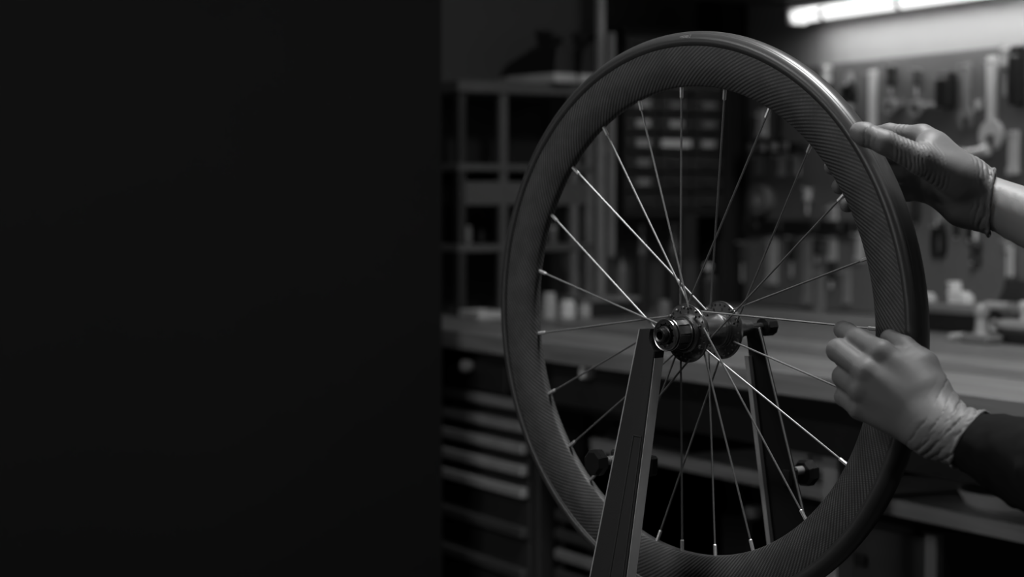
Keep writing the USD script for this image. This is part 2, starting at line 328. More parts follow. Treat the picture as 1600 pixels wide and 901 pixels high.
def shoe(u, tilt, label):
    s = thing('work_shoe', label, 'shoe')
    yy = rowY(u, -4.25); zz = rowZ(129); X0 = -4.30
    pts = lambda prof: prof
    sole = Polygon([(-.035, -.12), (-.04, -.02), (-.036, .06), (-.02, .12), (.02, .12), (.04, .07), (.032, 0), (.036, -.09), (.02, -.125), (-.02, -.125)]).buffer(.006)
    m = extrude(sole, .022); Rz = trimesh.transformations.rotation_matrix(tilt, [0, 0, 1]); m.apply_transform(Rz); m.apply_translation([X0 + .02, yy, zz + .001]); obj('sole', m, 'pale_plastic', s)
    secs = [(-.115, .034, .085, .115), (-.08, .037, .10, .12), (-.03, .036, .085, .06), (.02, .038, .07, .0), (.07, .04, .05, .0), (.11, .026, .032, 0)]
    P = []
    for yv, w, hh, _ in secs: P.append([(-w, yv, 0), (w, yv, 0), (w * .8, yv, hh * .7), (0, yv, hh), (-w * .8, yv, hh * .7)])
    parts = [hullpts(np.array(P[k] + P[k + 1]) + [0, 0, .0]) for k in range(len(P) - 1)]
    up = cat(parts); up.apply_translation([0, 0, .0222]); up.apply_transform(Rz); up.apply_translation([X0 + .02, yy, zz + .001]); obj('upper', up, 'black_plastic', s)
    tg = hullpts([(-.02, -.03, .10), (.02, -.03, .10), (-.02, -.02, .135), (.02, -.02, .135), (-.02, -.045, .135), (.02, -.045, .135)]); tg.apply_transform(Rz); tg.apply_translation([X0 + .02, yy, zz]); obj('tongue', tg, 'black_plastic', s)
shoe(846, 1.75, 'dark shoe with a pale sole at the left of the top shelf')
shoe(909, 1.42, 'dark shoe with a pale sole at the right of the top shelf')
def jar(u, v, w, hpx, X, z, mt, label, lid='black_plastic', cat_='jar'):
    yy = onX(u, v, X)[1]; s = thing('jar', label, cat_, (X, yy, z)); h = hpx / FPX * 4.85; r = w / FPX * 4.85 / 2
    obj('body', lathe([(0, 0), (r * .92, 0), (r, .004), (r, h * .72), (r * .8, h * .80), (0, h * .8)], 24), mt, s)
    obj('lid', lathe([(0, h * .8), (r * .86, h * .8), (r * .86, h - .002), (r * .8, h), (0, h)], 24), lid, s)
zb = rowZ(381); 
jar(784, 360, 17, 34, -4.26, zb, 'pale_plastic', 'pale jar at the middle of the lower wall shelf', 'pale_plastic')
jar(731, 365, 13, 28, -4.26, zb, 'grey_plastic', 'small grey jar at the left end of the lower wall shelf', 'grey_plastic')
jar(864, 365, 12, 28, -4.26, zb, 'grey_plastic', 'small grey jar on the lower wall shelf seen just inside the rim', 'pale_plastic')
jar(752, 365, 10, 20, -4.26, zb, 'black_plastic', 'small black pot on the lower wall shelf next to the left jar')
jar(858, 480, 22, 38, -4.02, ZT, 'pale_plastic', 'pale round tub on the bench just inside the rim', 'pale_plastic', 'tub')
jar(887, 480, 24, 26, -4.02, ZT, 'white_plastic', 'white tub on the bench right of the pale round tub', 'white_plastic', 'tub')
jar(914, 480, 20, 24, -4.02, ZT, 'pale_plastic', 'third pale tub of the row on the bench behind the rim', 'grey_plastic', 'tub')
jar(1037, 470, 20, 26, -3.9, ZT, 'grey_plastic', 'grey tub on the bench behind the freehub', 'grey_plastic', 'tub')
t = thing('parts_tray', 'flat pale tray at the left end of the bench', 'tray')
a0, a1 = onX(748, 488, -4.0)[1], onX(792, 488, -4.0)[1]
obj('base', cbox(-4.10, -4.0, a0, a1, ZT, ZT + .006), 'pale_plastic', t); obj('side', cat([cbox(-4.004, -3.998, a0, a1, ZT + .001, ZT + .022), cbox(-4.102, -4.096, a0, a1, ZT + .001, ZT + .022), cbox(-4.096, -4.004, a0, a0 + .005, ZT + .001, ZT + .022), cbox(-4.096, -4.004, a1 - .005, a1, ZT + .001, ZT + .022)]), 'pale_plastic', t)
t = thing('toolbox', 'black low toolbox on the bench left of the freehub', 'toolbox')
a0, a1 = onX(925, 480, -4.0)[1], onX(998, 480, -4.0)[1]
obj('body', cbox(-4.15, -4.0, a0, a1, ZT, ZT + .035), 'black_plastic', t); obj('lid', cbox(-4.153, -3.997, a0 - .003, a1 + .003, ZT + .035, ZT + .047), 'grey_plastic', t)

# steel posts and the small-parts rack in the corner
t = thing('steel_post', 'tall pale steel post standing beside the wall shelf, behind the rim', 'post')
ya, yb_ = rowY(936, -4.14), rowY(946, -4.14)
obj('channel', cbox(-4.16, -4.14, ya, yb_, ZT, 2.4, .002), 'aluminium', t)
obj('foot', cbox(-4.18, -4.12, ya - .02, yb_ + .02, ZT, ZT + .008), 'dull_steel', t)
t = thing('steel_post', 'shorter dull steel post close to the right of the tall pale one', 'post')
ya, yb_ = rowY(952, -4.11), rowY(962, -4.11); zt = rowZ(52, 955, -4.13)
obj('channel', cbox(-4.125, -4.11, ya, yb_, rowZ(402, 955, -4.11), zt, .002), 'grey_plastic', t)
obj('bracket', box(-4.40, -4.125, ya + .005, ya + .012, zt - .3, zt - .28), 'dull_steel', t)
XO = -4.20
oy0, oy1 = rowY(974, XO), rowY(1136, XO); oz1, oz0 = rowZ(56, 1050, XO), rowZ(330, 1050, XO)
t = thing('parts_organiser', 'black rack of small parts drawers with pale labels in the corner', 'organiser')
obj('case', cat([box(XE + .003, XO, oy0, oy0 + .008, oz0, oz1), box(XE + .003, XO, oy1 - .008, oy1, oz0, oz1), box(XE + .003, XO + .004, oy0, oy1, oz1, oz1 + .012), box(XE + .003, XO + .004, oy0, oy1, oz0 - .012, oz0), box(XE + .003, XE + .01, oy0, oy1, oz0, oz1)]), 'paint_black', t)
rows = np.linspace(oz1, oz0, 10); cols = np.linspace(oy0 + .01, oy1 - .01, 4)
pale = {(3, 0): 'card', (4, 0): 'pale_plastic', (4, 1): 'card', (5, 0): 'card', (5, 1): 'pale_plastic', (5, 2): 'card', (3, 1): 'grey_plastic', (6, 0): 'grey_plastic', (2, 1): 'grey_plastic', (3, 2): 'grey_plastic', (4, 2): 'grey_plastic', (7, 0): 'grey_plastic'}
for i in range(9):
    for j in range(3):
        ya, yb_ = cols[j] + .002, cols[j + 1] - .002
        d = obj('drawer', cbox(XO - .16, XO - .004, ya, yb_, rows[i + 1] + .003, rows[i] - .003, .002), 'black_plastic', t)
        if (i, j) in pale:
            w = (yb_ - ya) * (.42 if (i, j) != (5, 1) else .95); yc = (ya + yb_) / 2; zc = (rows[i] + rows[i + 1]) / 2
            obj('label_holder', cbox(XO - .004, XO + .002, yc - w / 2, yc + w / 2, zc - .010, zc + .009, .001), pale[(i, j)], d)
        else:
            yc = (ya + yb_) / 2; zc = (rows[i] + rows[i + 1]) / 2
            obj('handle', cbox(XO - .004, XO + .006, yc - .02, yc + .02, zc - .006, zc + .004, .002), 'cabinet', d)
def bottle(u, vtop, w, X, mt, label, name='bottle', capm='black_plastic'):
    yy = onX(u, 470, X)[1]; zt_ = onX(u, vtop, X)[2]; h = zt_ - ZT; r = w / FPX * 5 / 2
    s = thing(name, label, name.replace('_', ' '), (X, yy, ZT))
    obj('body', lathe([(0, 0), (r * .95, 0), (r, .005), (r, h * .66), (r * .9, h * .72), (r * .36, h * .82), (r * .34, h * .88), (0, h * .88)], 24), mt, s)
    obj('cap', lathe([(0, h * .88), (r * .42, h * .88), (r * .42, h * .99), (r * .36, h), (0, h)], 20), capm, s)
bottle(972, 392, 15, -4.1, 'grey_plastic', 'slim grey bottle standing on the bench beside the shorter steel post')
bottle(1002, 352, 26, -4.05, 'black_plastic', 'tall black bottle on the bench under the parts rack, left one')
bottle(1052, 348, 28, -4.05, 'black_plastic', 'tall black bottle on the bench under the parts rack, behind the crossing spokes')
bottle(1106, 412, 30, -4.0, 'black_plastic', 'black bottle with a pale cap below the parts rack', capm='pale_plastic')
bottle(899, 400, 12, -4.2, 'grey_plastic', 'thin grey bottle under the lower wall shelf')

# ------------------------------------------------------------------ tools on the board
def wall_span(u, v, w, Y=YP):     # centre x, z and half width in metres of w pixels at (u, v) on the board
    a, b = onY(u - w / 2, v, Y), onY(u + w / 2, v, Y); c = onY(u, v, Y); return c[0], c[2], abs(b[0] - a[0]) / 2
def on_board(poly, thick, back=0.0006, mtx=None):   # poly in (x, z) metres of the wall, extruded towards the room
    m = extrude(poly, thick)
    m.apply_transform(np.array([[1, 0, 0, 0], [0, 0, -1, YP - back], [0, 1, 0, 0], [0, 0, 0, 1]])); 
    return m
def hook(parent, x, z, mt='dull_steel'):
    obj('peg', tube((x, YP + .002, z), (x, YP - .035, z + .003), .0025, 8), mt, parent)
def vz(u, v0, v1): return onY(u, v0, YP)[2], onY(u, v1, YP)[2]
def spanner(u, v0, v1, w, jaw, mt, label, thick=.009, ring=True):
    x, _, hw = wall_span(u, (v0 + v1) / 2, w); zt, zb = vz(u, v0, v1); jr = wall_span(u, v1, jaw)[2]
    t = thing('spanner', label, 'spanner')
    sh = Polygon([(x - hw, zt - hw), (x - hw * .8, zt), (x + hw * .8, zt), (x + hw, zt - hw), (x + hw * .75, zb + jr), (x - hw * .75, zb + jr)])
    head = Point(x, zb + jr).buffer(jr, 24).difference(sbox(x - jr * .45, zb - jr, x + jr * .45, zb + jr * 1.05))
    obj('shank', on_board(sh.difference(Point(x, zb + jr).buffer(jr * .8)).difference(Point(x, zt - hw).buffer(hw * .4)), thick * .8), mt, t)
    obj('jaw', on_board(head, thick), mt, t)
    hook(t, x, zt - hw)
def driver(u, v0, v1, w, mt, label, shaft='steel', hfrac=.5, tip=True, flip=False, name='screwdriver', cat_='screwdriver'):
    x, _, hw = wall_span(u, (v0 + v1) / 2, w); zt, zb = vz(u, v0, v1); hw = min(hw, .022)
    if flip: zt, zb = zb, zt
    zm = zt + (zb - zt) * hfrac; s = 1 if zb < zt else -1; y = YP - hw - .001
    t = thing(name, label, cat_)
    prof = [(0, 0), (hw * .8, 0.0), (hw, .006), (hw * .75, abs(zm - zt) * .4), (hw, abs(zm - zt) * .75), (hw * .6, abs(zm - zt)), (0, abs(zm - zt))]
    m = lathe(prof, 20)
    if s > 0: m.apply_transform(np.diag([1, -1, -1, 1]))
    m.apply_translation([x, y, zt]); obj('handle', m, mt, t)
    if tip: obj('shaft', tube((x, y, zm), (x, y, zb), max(.003, hw * .28), 10), shaft, t)
    hook(t, x + hw * .2, zt + (-.0 if s > 0 else 0))
def pliers(u, v0, v1, w, mt, label, jawm='dull_steel'):
    x, _, hw = wall_span(u, (v0 + v1) / 2, w); zt, zb = vz(u, v0, v1); L = zt - zb
    t = thing('pliers', label, 'pliers')
    zj = zt - L * .32
    for s in (-1, 1):
        obj('jaw', on_board(Polygon([(x, zt), (x + s * hw * .35, zt - L * .02), (x + s * hw * .6, zj + L * .04), (x + s * hw * .45, zj - L * .06), (x - s * hw * .1, zj - L * .06), (x, zj)]), .010, back=.002 + .0001 * s), jawm, t)
        arc = LineString([(x + s * hw * .3, zj - L * .05), (x + s * hw * .75, zj - L * .25), (x + s * hw * .8, zj - L * .5), (x + s * hw * .55, zb + .004)]).buffer(max(hw * .22, .005))
        obj('handle', on_board(arc, .014), mt, t)
    obj('pivot', tube((x, YP - .002, zj - L * .04), (x, YP - .016, zj - L * .04), hw * .22, 14), 'steel', t)
    hook(t, x, zj - L * .12)
def bar(u, v0, v1, w, mt, label, name='steel_bar', cat_='bar', rnd=True, knob=None):
    x, _, hw = wall_span(u, (v0 + v1) / 2, w); zt, zb = vz(u, v0, v1)
    t = thing(name, label, cat_)
    obj('blade', on_board(sbox(x - hw + .002, zb + .002, x + hw - .002, zt - .002).buffer(.002).difference(Point(x, zt - hw * .9).buffer(hw * .3)), .008), mt, t)
    obj('end_grip', on_board(sbox(x - hw * 1.0, zb - .002, x + hw * 1.0, zb + (zt - zb) * (knob or .12)).buffer(.0015), .012), mt if not knob else 'black_plastic', t)
    hook(t, x, zt - hw * .9)
def socket_ring(u, v, w, mt, label):
    x, z, hw = wall_span(u, v, w); t = thing('ring_wrench', label, 'ring wrench')
    hole = Point(x, z).buffer(hw * .55)
    obj('ring', on_board(Point(x, z).buffer(hw).difference(hole), .014), mt, t)
    obj('handle_stub', on_board(Polygon([(x + hw * .7, z - .008), (x + hw * 2.2, z + .002), (x + hw * 2.2, z + .016), (x + hw * .7, z + .010)]).difference(Point(x, z).buffer(hw * .9)), .010), mt, t)
    hook(t, x, z + hw * .5)
def block(u, v0, v1, w, mt, label, name, cat_, d=.03, top=None):
    x, _, hw = wall_span(u, (v0 + v1) / 2, w); zt, zb = vz(u, v0, v1); t = thing(name, label, cat_)
    obj('body', cbox(x - hw, x + hw, YP - d, YP - .0005, zb, zt - (zt - zb) * .15, .004), mt, t)
    obj('cap', cbox(x - hw * .9, x + hw * .9, YP - d * .9, YP - .0005, zt - (zt - zb) * .15, zt, .004), top or mt, t)
def rod_h(u0, u1, v0, v1, r_px, mt, label, tipm='bright_steel'):
    a, b = onY(u0, v0, YP), onY(u1, v1, YP); r = r_px / FPX * 4.5; y = YP - r - .0008; t = thing('torque_bar', label, 'wrench')
    a[1] = b[1] = y
    obj('shaft', tube(a, b, r * .8, 14), mt, t); c = a + (b - a) * .82; obj('head', tube(c, b + (b - a) * .06, r, 16), tipm, t)
    hook(t, (a + (b - a) * .3)[0], (a + (b - a) * .3)[2] + r * .8)

# upper row, left to right
driver(1299, 104, 160, 12, 'pale_plastic', 'pale-handled screwdriver partly hidden by the tyre, top row', hfrac=.55)
pliers(1330, 112, 162, 18, 'black_plastic', 'black-handled pliers left of the bright upright bar, top row')
block(1332, 160, 175, 8, 'pale_plastic', 'small pale clip under the black-handled pliers', 'spring_clip', 'clip', .015)
bar(1366, 110, 206, 10, 'bright_steel', 'bright upright steel bar just above the thumb', 'pry_bar', 'pry bar')
driver(1399, 104, 146, 11, 'black_plastic', 'stubby black screwdriver right of the bright bar', hfrac=.75)
socket_ring(1396, 167, 17, 'dull_steel', 'ring wrench hanging below the stubby black screwdriver')
driver(1438, 110, 150, 9, 'dark_steel', 'small dark punch in the top row left of the black block', name='punch', cat_='punch', hfrac=.6)
socket_ring(1436, 170, 19, 'dull_steel', 'larger ring wrench above the index knuckle')
rod_h(1450, 1478, 166, 164, 5, 'dull_steel', 'short horizontal wrench with a bright tip above the knuckles')
block(1487, 113, 168, 20, 'black_plastic', 'black rectangular tool case hanging in the top row', 'tool_case', 'case', .035)
spanner(1513, 98, 203, 11, 24, 'dull_steel', 'dull open-ended spanner beside the black tool case')
block(1533, 156, 173, 9, 'pale_plastic', 'pale round-ended clip between the dull and the bright spanner', 'spring_clip', 'clip', .015)
spanner(1553, 88, 236, 15, 34, 'bright_steel', 'big bright open-ended spanner above the forearm', .012)
driver(1579, 74, 150, 14, 'pale_plastic', 'pale-handled driver right of the big bright spanner', hfrac=.5)
block(1597, 72, 166, 16, 'black_plastic', 'black tool holster at the right edge of the top row', 'tool_holster', 'holster', .03)
rod_h(1496, 1548, 243, 235, 8, 'bright_steel', 'bright horizontal torque wrench just above the glove cuff')
bar(1586, 204, 270, 13, 'bright_steel', 'wide bright file blade right of the glove cuff', 'file', 'file')
# middle row, below the upper hand
driver(1436, 296, 352, 12, 'black_plastic', 'black screwdriver half hidden below the palm', flip=False, hfrac=.95)
pliers(1471, 318, 402, 20, 'black_plastic', 'black long-nose pliers hanging below the upper hand')
driver(1499, 328, 374, 8, 'black_plastic', 'slim black driver between pliers and cuff', hfrac=.9)
driver(1520, 328, 378, 9, 'black_plastic', 'black driver below the glove cuff', hfrac=.9)
driver(1532, 350, 412, 13, 'black_plastic', 'fat black handle with pale ferrule below the cuff', shaft='bright_steel', flip=True, hfrac=.6)
driver(1590, 384, 482, 17, 'black_plastic', 'large black-handled chisel at the right edge above the bench', shaft='steel', flip=True, hfrac=.52, name='chisel', cat_='chisel')
driver(1578, 378, 440, 7, 'dull_steel', 'thin dull rod left of the large chisel', hfrac=.3, name='steel_rod', cat_='rod')
# seen through the wheel
bar(1193, 172, 212, 12, 'bright_steel', 'bright flat bar seen through the wheel by the upper right spokes', 'flat_bar', 'bar')
bar(1222, 160, 215, 9, 'dark_steel', 'dark flat bar seen through the wheel by the upper right spokes', 'flat_bar', 'bar')
x0, z0 = onY(1180, 232, YP)[[0, 2]]; x1 = onY(1262, 232, YP)[0]
t = thing('tool_rack', 'dark tool rail seen through the wheel, upper one', 'tool rack'); obj('rail', cbox(x0, x1, YP - .03, YP - .0005, z0 - .012, z0 + .012), 'black_plastic', t)
for k, u in enumerate((1188, 1206, 1224, 1242)):
    xx = onY(u, 232, YP)[0]; obj('socket', cbox(xx - .012, xx + .012, YP - .034, YP - .03, z0 - .009, z0 + .009, .003), 'pale_plastic' if k in (1, 2) else 'dull_steel', t)
for u, mt, l in ((1188, 'dull_steel', 'dull hex key hanging under the upper tool rail, left'), (1224, 'steel', 'bright hex key hanging under the upper tool rail, middle'), (1246, 'dull_steel', 'dull hex key hanging under the upper tool rail, right')):
    bar(u, 240, 272, 8, mt, l, 'hex_key', 'hex key')
x, z, hw = wall_span(1198, 312, 28); t = thing('tape_roll', 'grey tape roll hanging on the board seen through the wheel', 'tape roll')
obj('roll', on_board(Point(x, z).buffer(hw).difference(Point(x, z).buffer(hw * .35)), .03), 'grey_plastic', t); obj('core', on_board(Point(x, z).buffer(hw * .35).difference(Point(x, z).buffer(hw * .25)), .031), 'pale_plastic', t); hook(t, x, z + hw * .2)
x0, z0 = onY(1180, 352, YP)[[0, 2]]; x1 = onY(1345, 352, YP)[0]
t = thing('tool_rack', 'dark tool rail seen through the wheel, lower one', 'tool rack'); obj('rail', cbox(x0, x1, YP - .03, YP - .0005, z0 - .016, z0 + .016), 'black_plastic', t)
for k, u in enumerate((1195, 1232, 1288, 1326)):
    xx = onY(u, 352, YP)[0]; obj('clip', cbox(xx - .012, xx + .012, YP - .036, YP - .03, z0 - .01, z0 + .01, .003), 'dark_steel', t)
bar(1209, 368, 442, 12, 'steel', 'bright file hanging under the lower rail, leftmost', 'file', 'file')
driver(1243, 372, 432, 9, 'black_plastic', 'black driver under the lower rail beside the leftmost file', hfrac=.6)
bar(1264, 368, 474, 10, 'dull_steel', 'long dull file hanging under the lower rail', 'file', 'file')
driver(1268, 296, 334, 9, 'pale_plastic', 'pale-handled driver above the lower rail', hfrac=.5)
driver(1283, 372, 410, 9, 'black_plastic', 'short black driver under the lower rail, middle', hfrac=.7)
bar(1284, 420, 486, 11, 'dull_steel', 'broad dull scraper low on the board near the bench', 'scraper', 'scraper')
bar(1304, 320, 344, 10, 'steel', 'short bright bar above the lower rail, near the fingertips', 'flat_bar', 'bar')
bar(1304, 368, 404, 9, 'steel', 'bright bar under the lower rail right of the short driver', 'flat_bar', 'bar')
driver(1306, 408, 450, 11, 'black_plastic', 'black punch low on the board left of the rim', name='punch', cat_='punch', hfrac=.7)
bar(1326, 420, 472, 8, 'dull_steel', 'narrow dull scraper low on the board beside the rim', 'scraper', 'scraper')
bar(1346, 362, 406, 9, 'steel', 'bright bar under the lower rail closest to the rim', 'flat_bar', 'bar')
driver(1166, 380, 440, 8, 'dark_steel', 'dark rod hanging at the left edge of the board', name='steel_rod', cat_='rod', hfrac=.5)

# on the bench, right
def onbench(u, v): r = ray(u, v); return CAM + r * (ZT - CAM[2]) / r[2]
t = thing('oil_bottle', 'white squeeze bottle on the bench behind the index finger', 'bottle', (onbench(1359, 488)[0], onbench(1359, 488)[1], ZT))
obj('body', lathe([(0, 0), (.022, 0), (.024, .004), (.024, .042), (.012, .056), (0, .058)], 24), 'white_plastic', t); obj('nozzle', lathe([(0, .058), (.010, .058), (.008, .066), (.003, .085), (0, .085)], 16), 'pale_plastic', t)
t = thing('tool_case', 'black open tool box full of pale parts on the bench right of the tyre', 'toolbox')
c0 = onbench(1447, 523); c1 = onbench(1522, 527); by = 2.80; bx0, bx1 = onY(1436, 510, by)[0], onY(1527, 510, by)[0]
obj('body', cbox(bx0, bx1, by, YP - .04, ZT, ZT + .055), 'black_plastic', t)
obj('band', cbox(bx0 - .002, bx1 + .002, by - .004, YP - .038, ZT + .040, ZT + .056, .002), 'grey_plastic', t)
obj('lid', hullpts([(bx0, YP - .06, ZT + .056), (bx1 + .02, YP - .06, ZT + .056), (bx0, YP - .045, ZT + .056), (bx1 + .02, YP - .045, ZT + .056), (bx0, YP - .03, ZT + .105), (bx1, YP - .03, ZT + .105), (bx0, YP - .022, ZT + .105), (bx1, YP - .022, ZT + .105)]), 'black_plastic', t)
for k, (u, v, w, h, lb) in enumerate(((1462, 476, 28, 12, 'pale steel part lying in the tool box at its left'), (1500, 474, 36, 16, 'pale flat part lying in the tool box at its right'), (1474, 462, 14, 30, 'pale upright part standing in the middle of the tool box'))):
    q = onY(u, v, by + .06); ww = w / FPX * 4.2
    s = thing('steel_part', lb, 'part'); obj('body', cbox(q[0] - ww * .6, q[0] + ww * .6, by + .02 + .03 * k, by + .046 + .03 * k, ZT + .0565, ZT + .0565 + h / FPX * 4.2, .004), 'bright_steel' if k else 'steel', s)
    obj('rib', cbox(q[0] - ww * .62, q[0] + ww * .3, by + .018 + .03 * k, by + .048 + .03 * k, ZT + .0565 + h / FPX * 4.2, ZT + .062 + h / FPX * 4.2, .002), 'bright_steel', s)
q = onbench(1533, 536); t = thing('bench_vice', 'small pale bench vice with an upright post on the bench', 'vice', (q[0], q[1], ZT))
obj('base', cbox(-.04, .04, -.022, .022, 0, .018, .004), 'grey_plastic', t); obj('post', lathe([(0, .018), (.016, .018), (.013, .028), (.011, .048), (.016, .058), (.016, .070), (.012, .077), (0, .078)], 24), 'dull_steel', t)
obj('screw', tube((-.05, -.035, .012), (-.05, .0, .012), .006, 10), 'steel', t)
q = onbench(1563, 533); t = thing('tape_roll', 'black tape roll with a pale core on the bench behind the lower hand', 'tape roll', (q[0], q[1], ZT))
rr = lathe([(.014, -.016), (.032, -.016), (.032, .016), (.014, .016), (.014, -.016)], 32, 'y'); rr.apply_translation([0, 0, .032]); obj('roll', rr, 'black_plastic', t)
rr = lathe([(.010, -.018), (.0138, -.018), (.0138, .018), (.010, .018), (.010, -.018)], 32, 'y'); rr.apply_translation([0, 0, .032]); obj('core', rr, 'pale_plastic', t)
q = onbench(1559, 517); t = thing('mallet', 'pale-headed mallet lying on the bench by the black tape roll', 'mallet', (q[0], q[1], ZT))
obj('head', tube((-.03, 0, .045), (.035, 0, .045), .019, 20), 'dull_steel', t); obj('handle', tube((0, 0, 0), (0, 0, .05), .012, 14), 'black_plastic', t)
q = onbench(1601, 537); t = thing('hand_plane', 'grey hand tool with a black base at the right edge of the bench', 'hand tool', (q[0], q[1], ZT))
obj('base', cbox(-.068, .06, -.03, .03, 0, .022, .004), 'black_plastic', t); obj('body', cbox(-.064, .055, -.022, .022, .022, .046, .008), 'dull_steel', t); obj('knob', lathe([(0, .046), (.010, .046), (.009, .06), (.014, .072), (.010, .084), (0, .085)], 18), 'pale_plastic', t)

# ------------------------------------------------------------------ the bicycle wheel (its own frame: x along the wheel, y along the axle away from us, z up)
WR = np.array([[0.97824, -0.20256, 0.045], [0.20327, 0.97905, -0.01186], [-0.04166, 0.02075, 0.99892]])
WC = np.array([-1.86998, 1.26973, 1.05489])
WM = np.eye(4); WM[:3, :3] = WR; WM[:3, 3] = WC
def local(u, v, y):      # a pixel on the plane y of the wheel's frame
    n = WR[:, 1]; r = ray(u, v); d = ((WC + n * y - CAM) @ n) / (r @ n); return WR.T @ (CAM + r * d - WC)
ZH, YA, YFB = -0.0132, -0.008, 0.049          # hub height, near flange, far flange
def ring_mesh(prof, n=420):
    prof = np.array(prof, float); k = len(prof)
    th = np.linspace(0, 2 * math.pi, n + 1)
    r, y = prof[:, 0], prof[:, 1]
    V = np.stack([np.outer(np.cos(th), r), np.tile(y, (n + 1, 1)), np.outer(np.sin(th), r)], -1).reshape(-1, 3)
    s = np.concatenate([[0], np.cumsum(np.linalg.norm(np.diff(prof, axis=0), axis=1))])
    uv = np.stack([np.repeat(th * .3, k), np.tile(s, n + 1)], -1)
    i, j = np.meshgrid(np.arange(n), np.arange(k - 1), indexing='ij'); a = (i * k + j).ravel(); b = a + k
    f = np.concatenate([np.stack([a, b, b + 1], 1), np.stack([a, b + 1, a + 1], 1)])
    m = trimesh.Trimesh(V, f, process=False)
    c = V[f].mean(1); nn = np.cross(V[f[:, 1]] - V[f[:, 0]], V[f[:, 2]] - V[f[:, 0]])
    mid = np.array([r.mean(), y.mean()]); rad = np.stack([np.hypot(c[:, 0], c[:, 2]) - mid[0]], 1)
    out = np.stack([c[:, 0] / np.hypot(c[:, 0], c[:, 2]) * rad[:, 0], c[:, 1] - mid[1], c[:, 2] / np.hypot(c[:, 0], c[:, 2]) * rad[:, 0]], 1)
    if (nn * out).sum() < 0: m = trimesh.Trimesh(V, f[:, ::-1], process=False)
    return m, uv
wheel = thing('bicycle_wheel', 'black deep carbon bicycle wheel with slick tyre clamped in the truing stand', 'bicycle wheel', matrix=WM)
half_prof = [(.3208, .0112), (.3218, .0117), (.3219, .0124), (.3205, .01275), (.316, .0129), (.306, .0131), (.297, .0125), (.288, .0105), (.281, .0080), (.2768, .0059), (.2753, .0047), (.2747, .0036), (.2744, 0)]
prof = [(r, -y) for r, y in half_prof] + [(r, y) for r, y in half_prof[::-1][1:]]
m, uv = ring_mesh(prof); obj('rim', m, 'carbon', wheel, smooth=True, uv=uv)
tp = []
for q in np.linspace(-118, 118, 75):
    a = math.radians(q); r, y = .3263 + .0117 * math.cos(a), .0152 * math.sin(a)
    for g in (29, 37):
        if abs(abs(q) - g) < 2.2: r -= .00035; y *= .985
    if abs(q) > 100: y *= 1 - .0009 * (abs(q) - 100) ** 1.2
    tp.append((r, y))
m, uv = ring_mesh(tp); obj('tyre', m, 'rubber', wheel, smooth=True, uv=uv)
# faint worn print on the sidewall
def print_on_tyre(text, ang0, h, yc):
    t = meshkit.text_mesh(text, h, .0006)
    V = np.array(t.vertices); V[:, 0] -= V[:, 0].max() / 2
    ang = ang0 - V[:, 0] / .331; rr = yc + (V[:, 1] - h / 2)            # radius
    ca = np.clip((rr - .3263) / .0117, -1, 1); yy = -.0152 * np.sqrt(1 - ca ** 2) - (V[:, 2] - .0003)
    P = np.stack([rr * np.cos(ang), yy, rr * np.sin(ang)], -1)
    m = trimesh.Trimesh(P, t.faces, process=False)
    return m
a0 = math.atan2(*local(1072, 62, -.012)[[2, 0]])
obj('print', print_on_tyre('=vcsei I', a0, .0034, .3318), 'print', wheel, smooth=False, label='faint pale worn lettering on the sidewall')
SP = [  # angle of the nipple, pixel of the hub end, flange (A near, B far)
    (95.1, (1063, 484), 'A'), (80.6, (1110, 479), 'B'), (65.5, (1073, 480), 'A'), (50.3, (1155, 501), 'B'), (35.2, (1099, 540), 'A'), (19.3, (1144, 482), 'B'),
    (3.3, (1092, 486), 'A'), (346.8, (1147, 534), 'B'), (330.3, (1099, 543), 'A'), (311.4, (1102, 512), 'A'), (292.2, (1097, 541), 'A'), (279.4, (1107, 548), 'B'),
    (268.2, (1063, 558), 'A'), (259.3, (1126, 560), 'B'), (243.5, (1056, 553), 'A'), (231.5, (1078, 562), 'A'), (220.1, (1053, 556), 'A'), (204.6, (1049, 505), 'A'),
    (188.2, (1050, 489), 'A'), (171.4, (1049, 514), 'A'), (155.5, (1056, 549), 'A'), (140.4, (1103, 484), 'B'), (124.7, (1079, 481), 'A'), (110.2, (1076, 480), 'A')]
for k, (ang, (u, v), fl) in enumerate(SP):
    y = YA if fl == 'A' else YFB
    y += (-.0032 if k % 2 else .0032)
    e = local(u, v, y); c = np.array([0, y, ZH]); w = e - c; L = np.linalg.norm(w)
    if L > .0310: e = c + w * .0310 / L
    if L < .0270: e = c + w * .0270 / L
    a = math.radians(ang); n0 = np.array([.2752 * math.cos(a), 0, .2752 * math.sin(a)]); d = (e - n0) / np.linalg.norm(e - n0); n1 = n0 + d * .0125
    s = obj('spoke', cat([tube(n1 - d * .002, e, .00118, 8), tube(e, e + [0, -np.sign(y - (YA if fl == 'A' else YFB)) * .006, 0], .0011, 8), trimesh.creation.icosphere(1, .0019).apply_translation(e + [0, -np.sign(y - (YA if fl == 'A' else YFB)) * .006, 0])]), 'spoke_steel', wheel)
    obj('nipple', cat([tube(n0 - d * .002, n1, .0022, 6), tube(n1, n1 + d * .0012, .0022, 6, .0014)]), 'nipple', s)
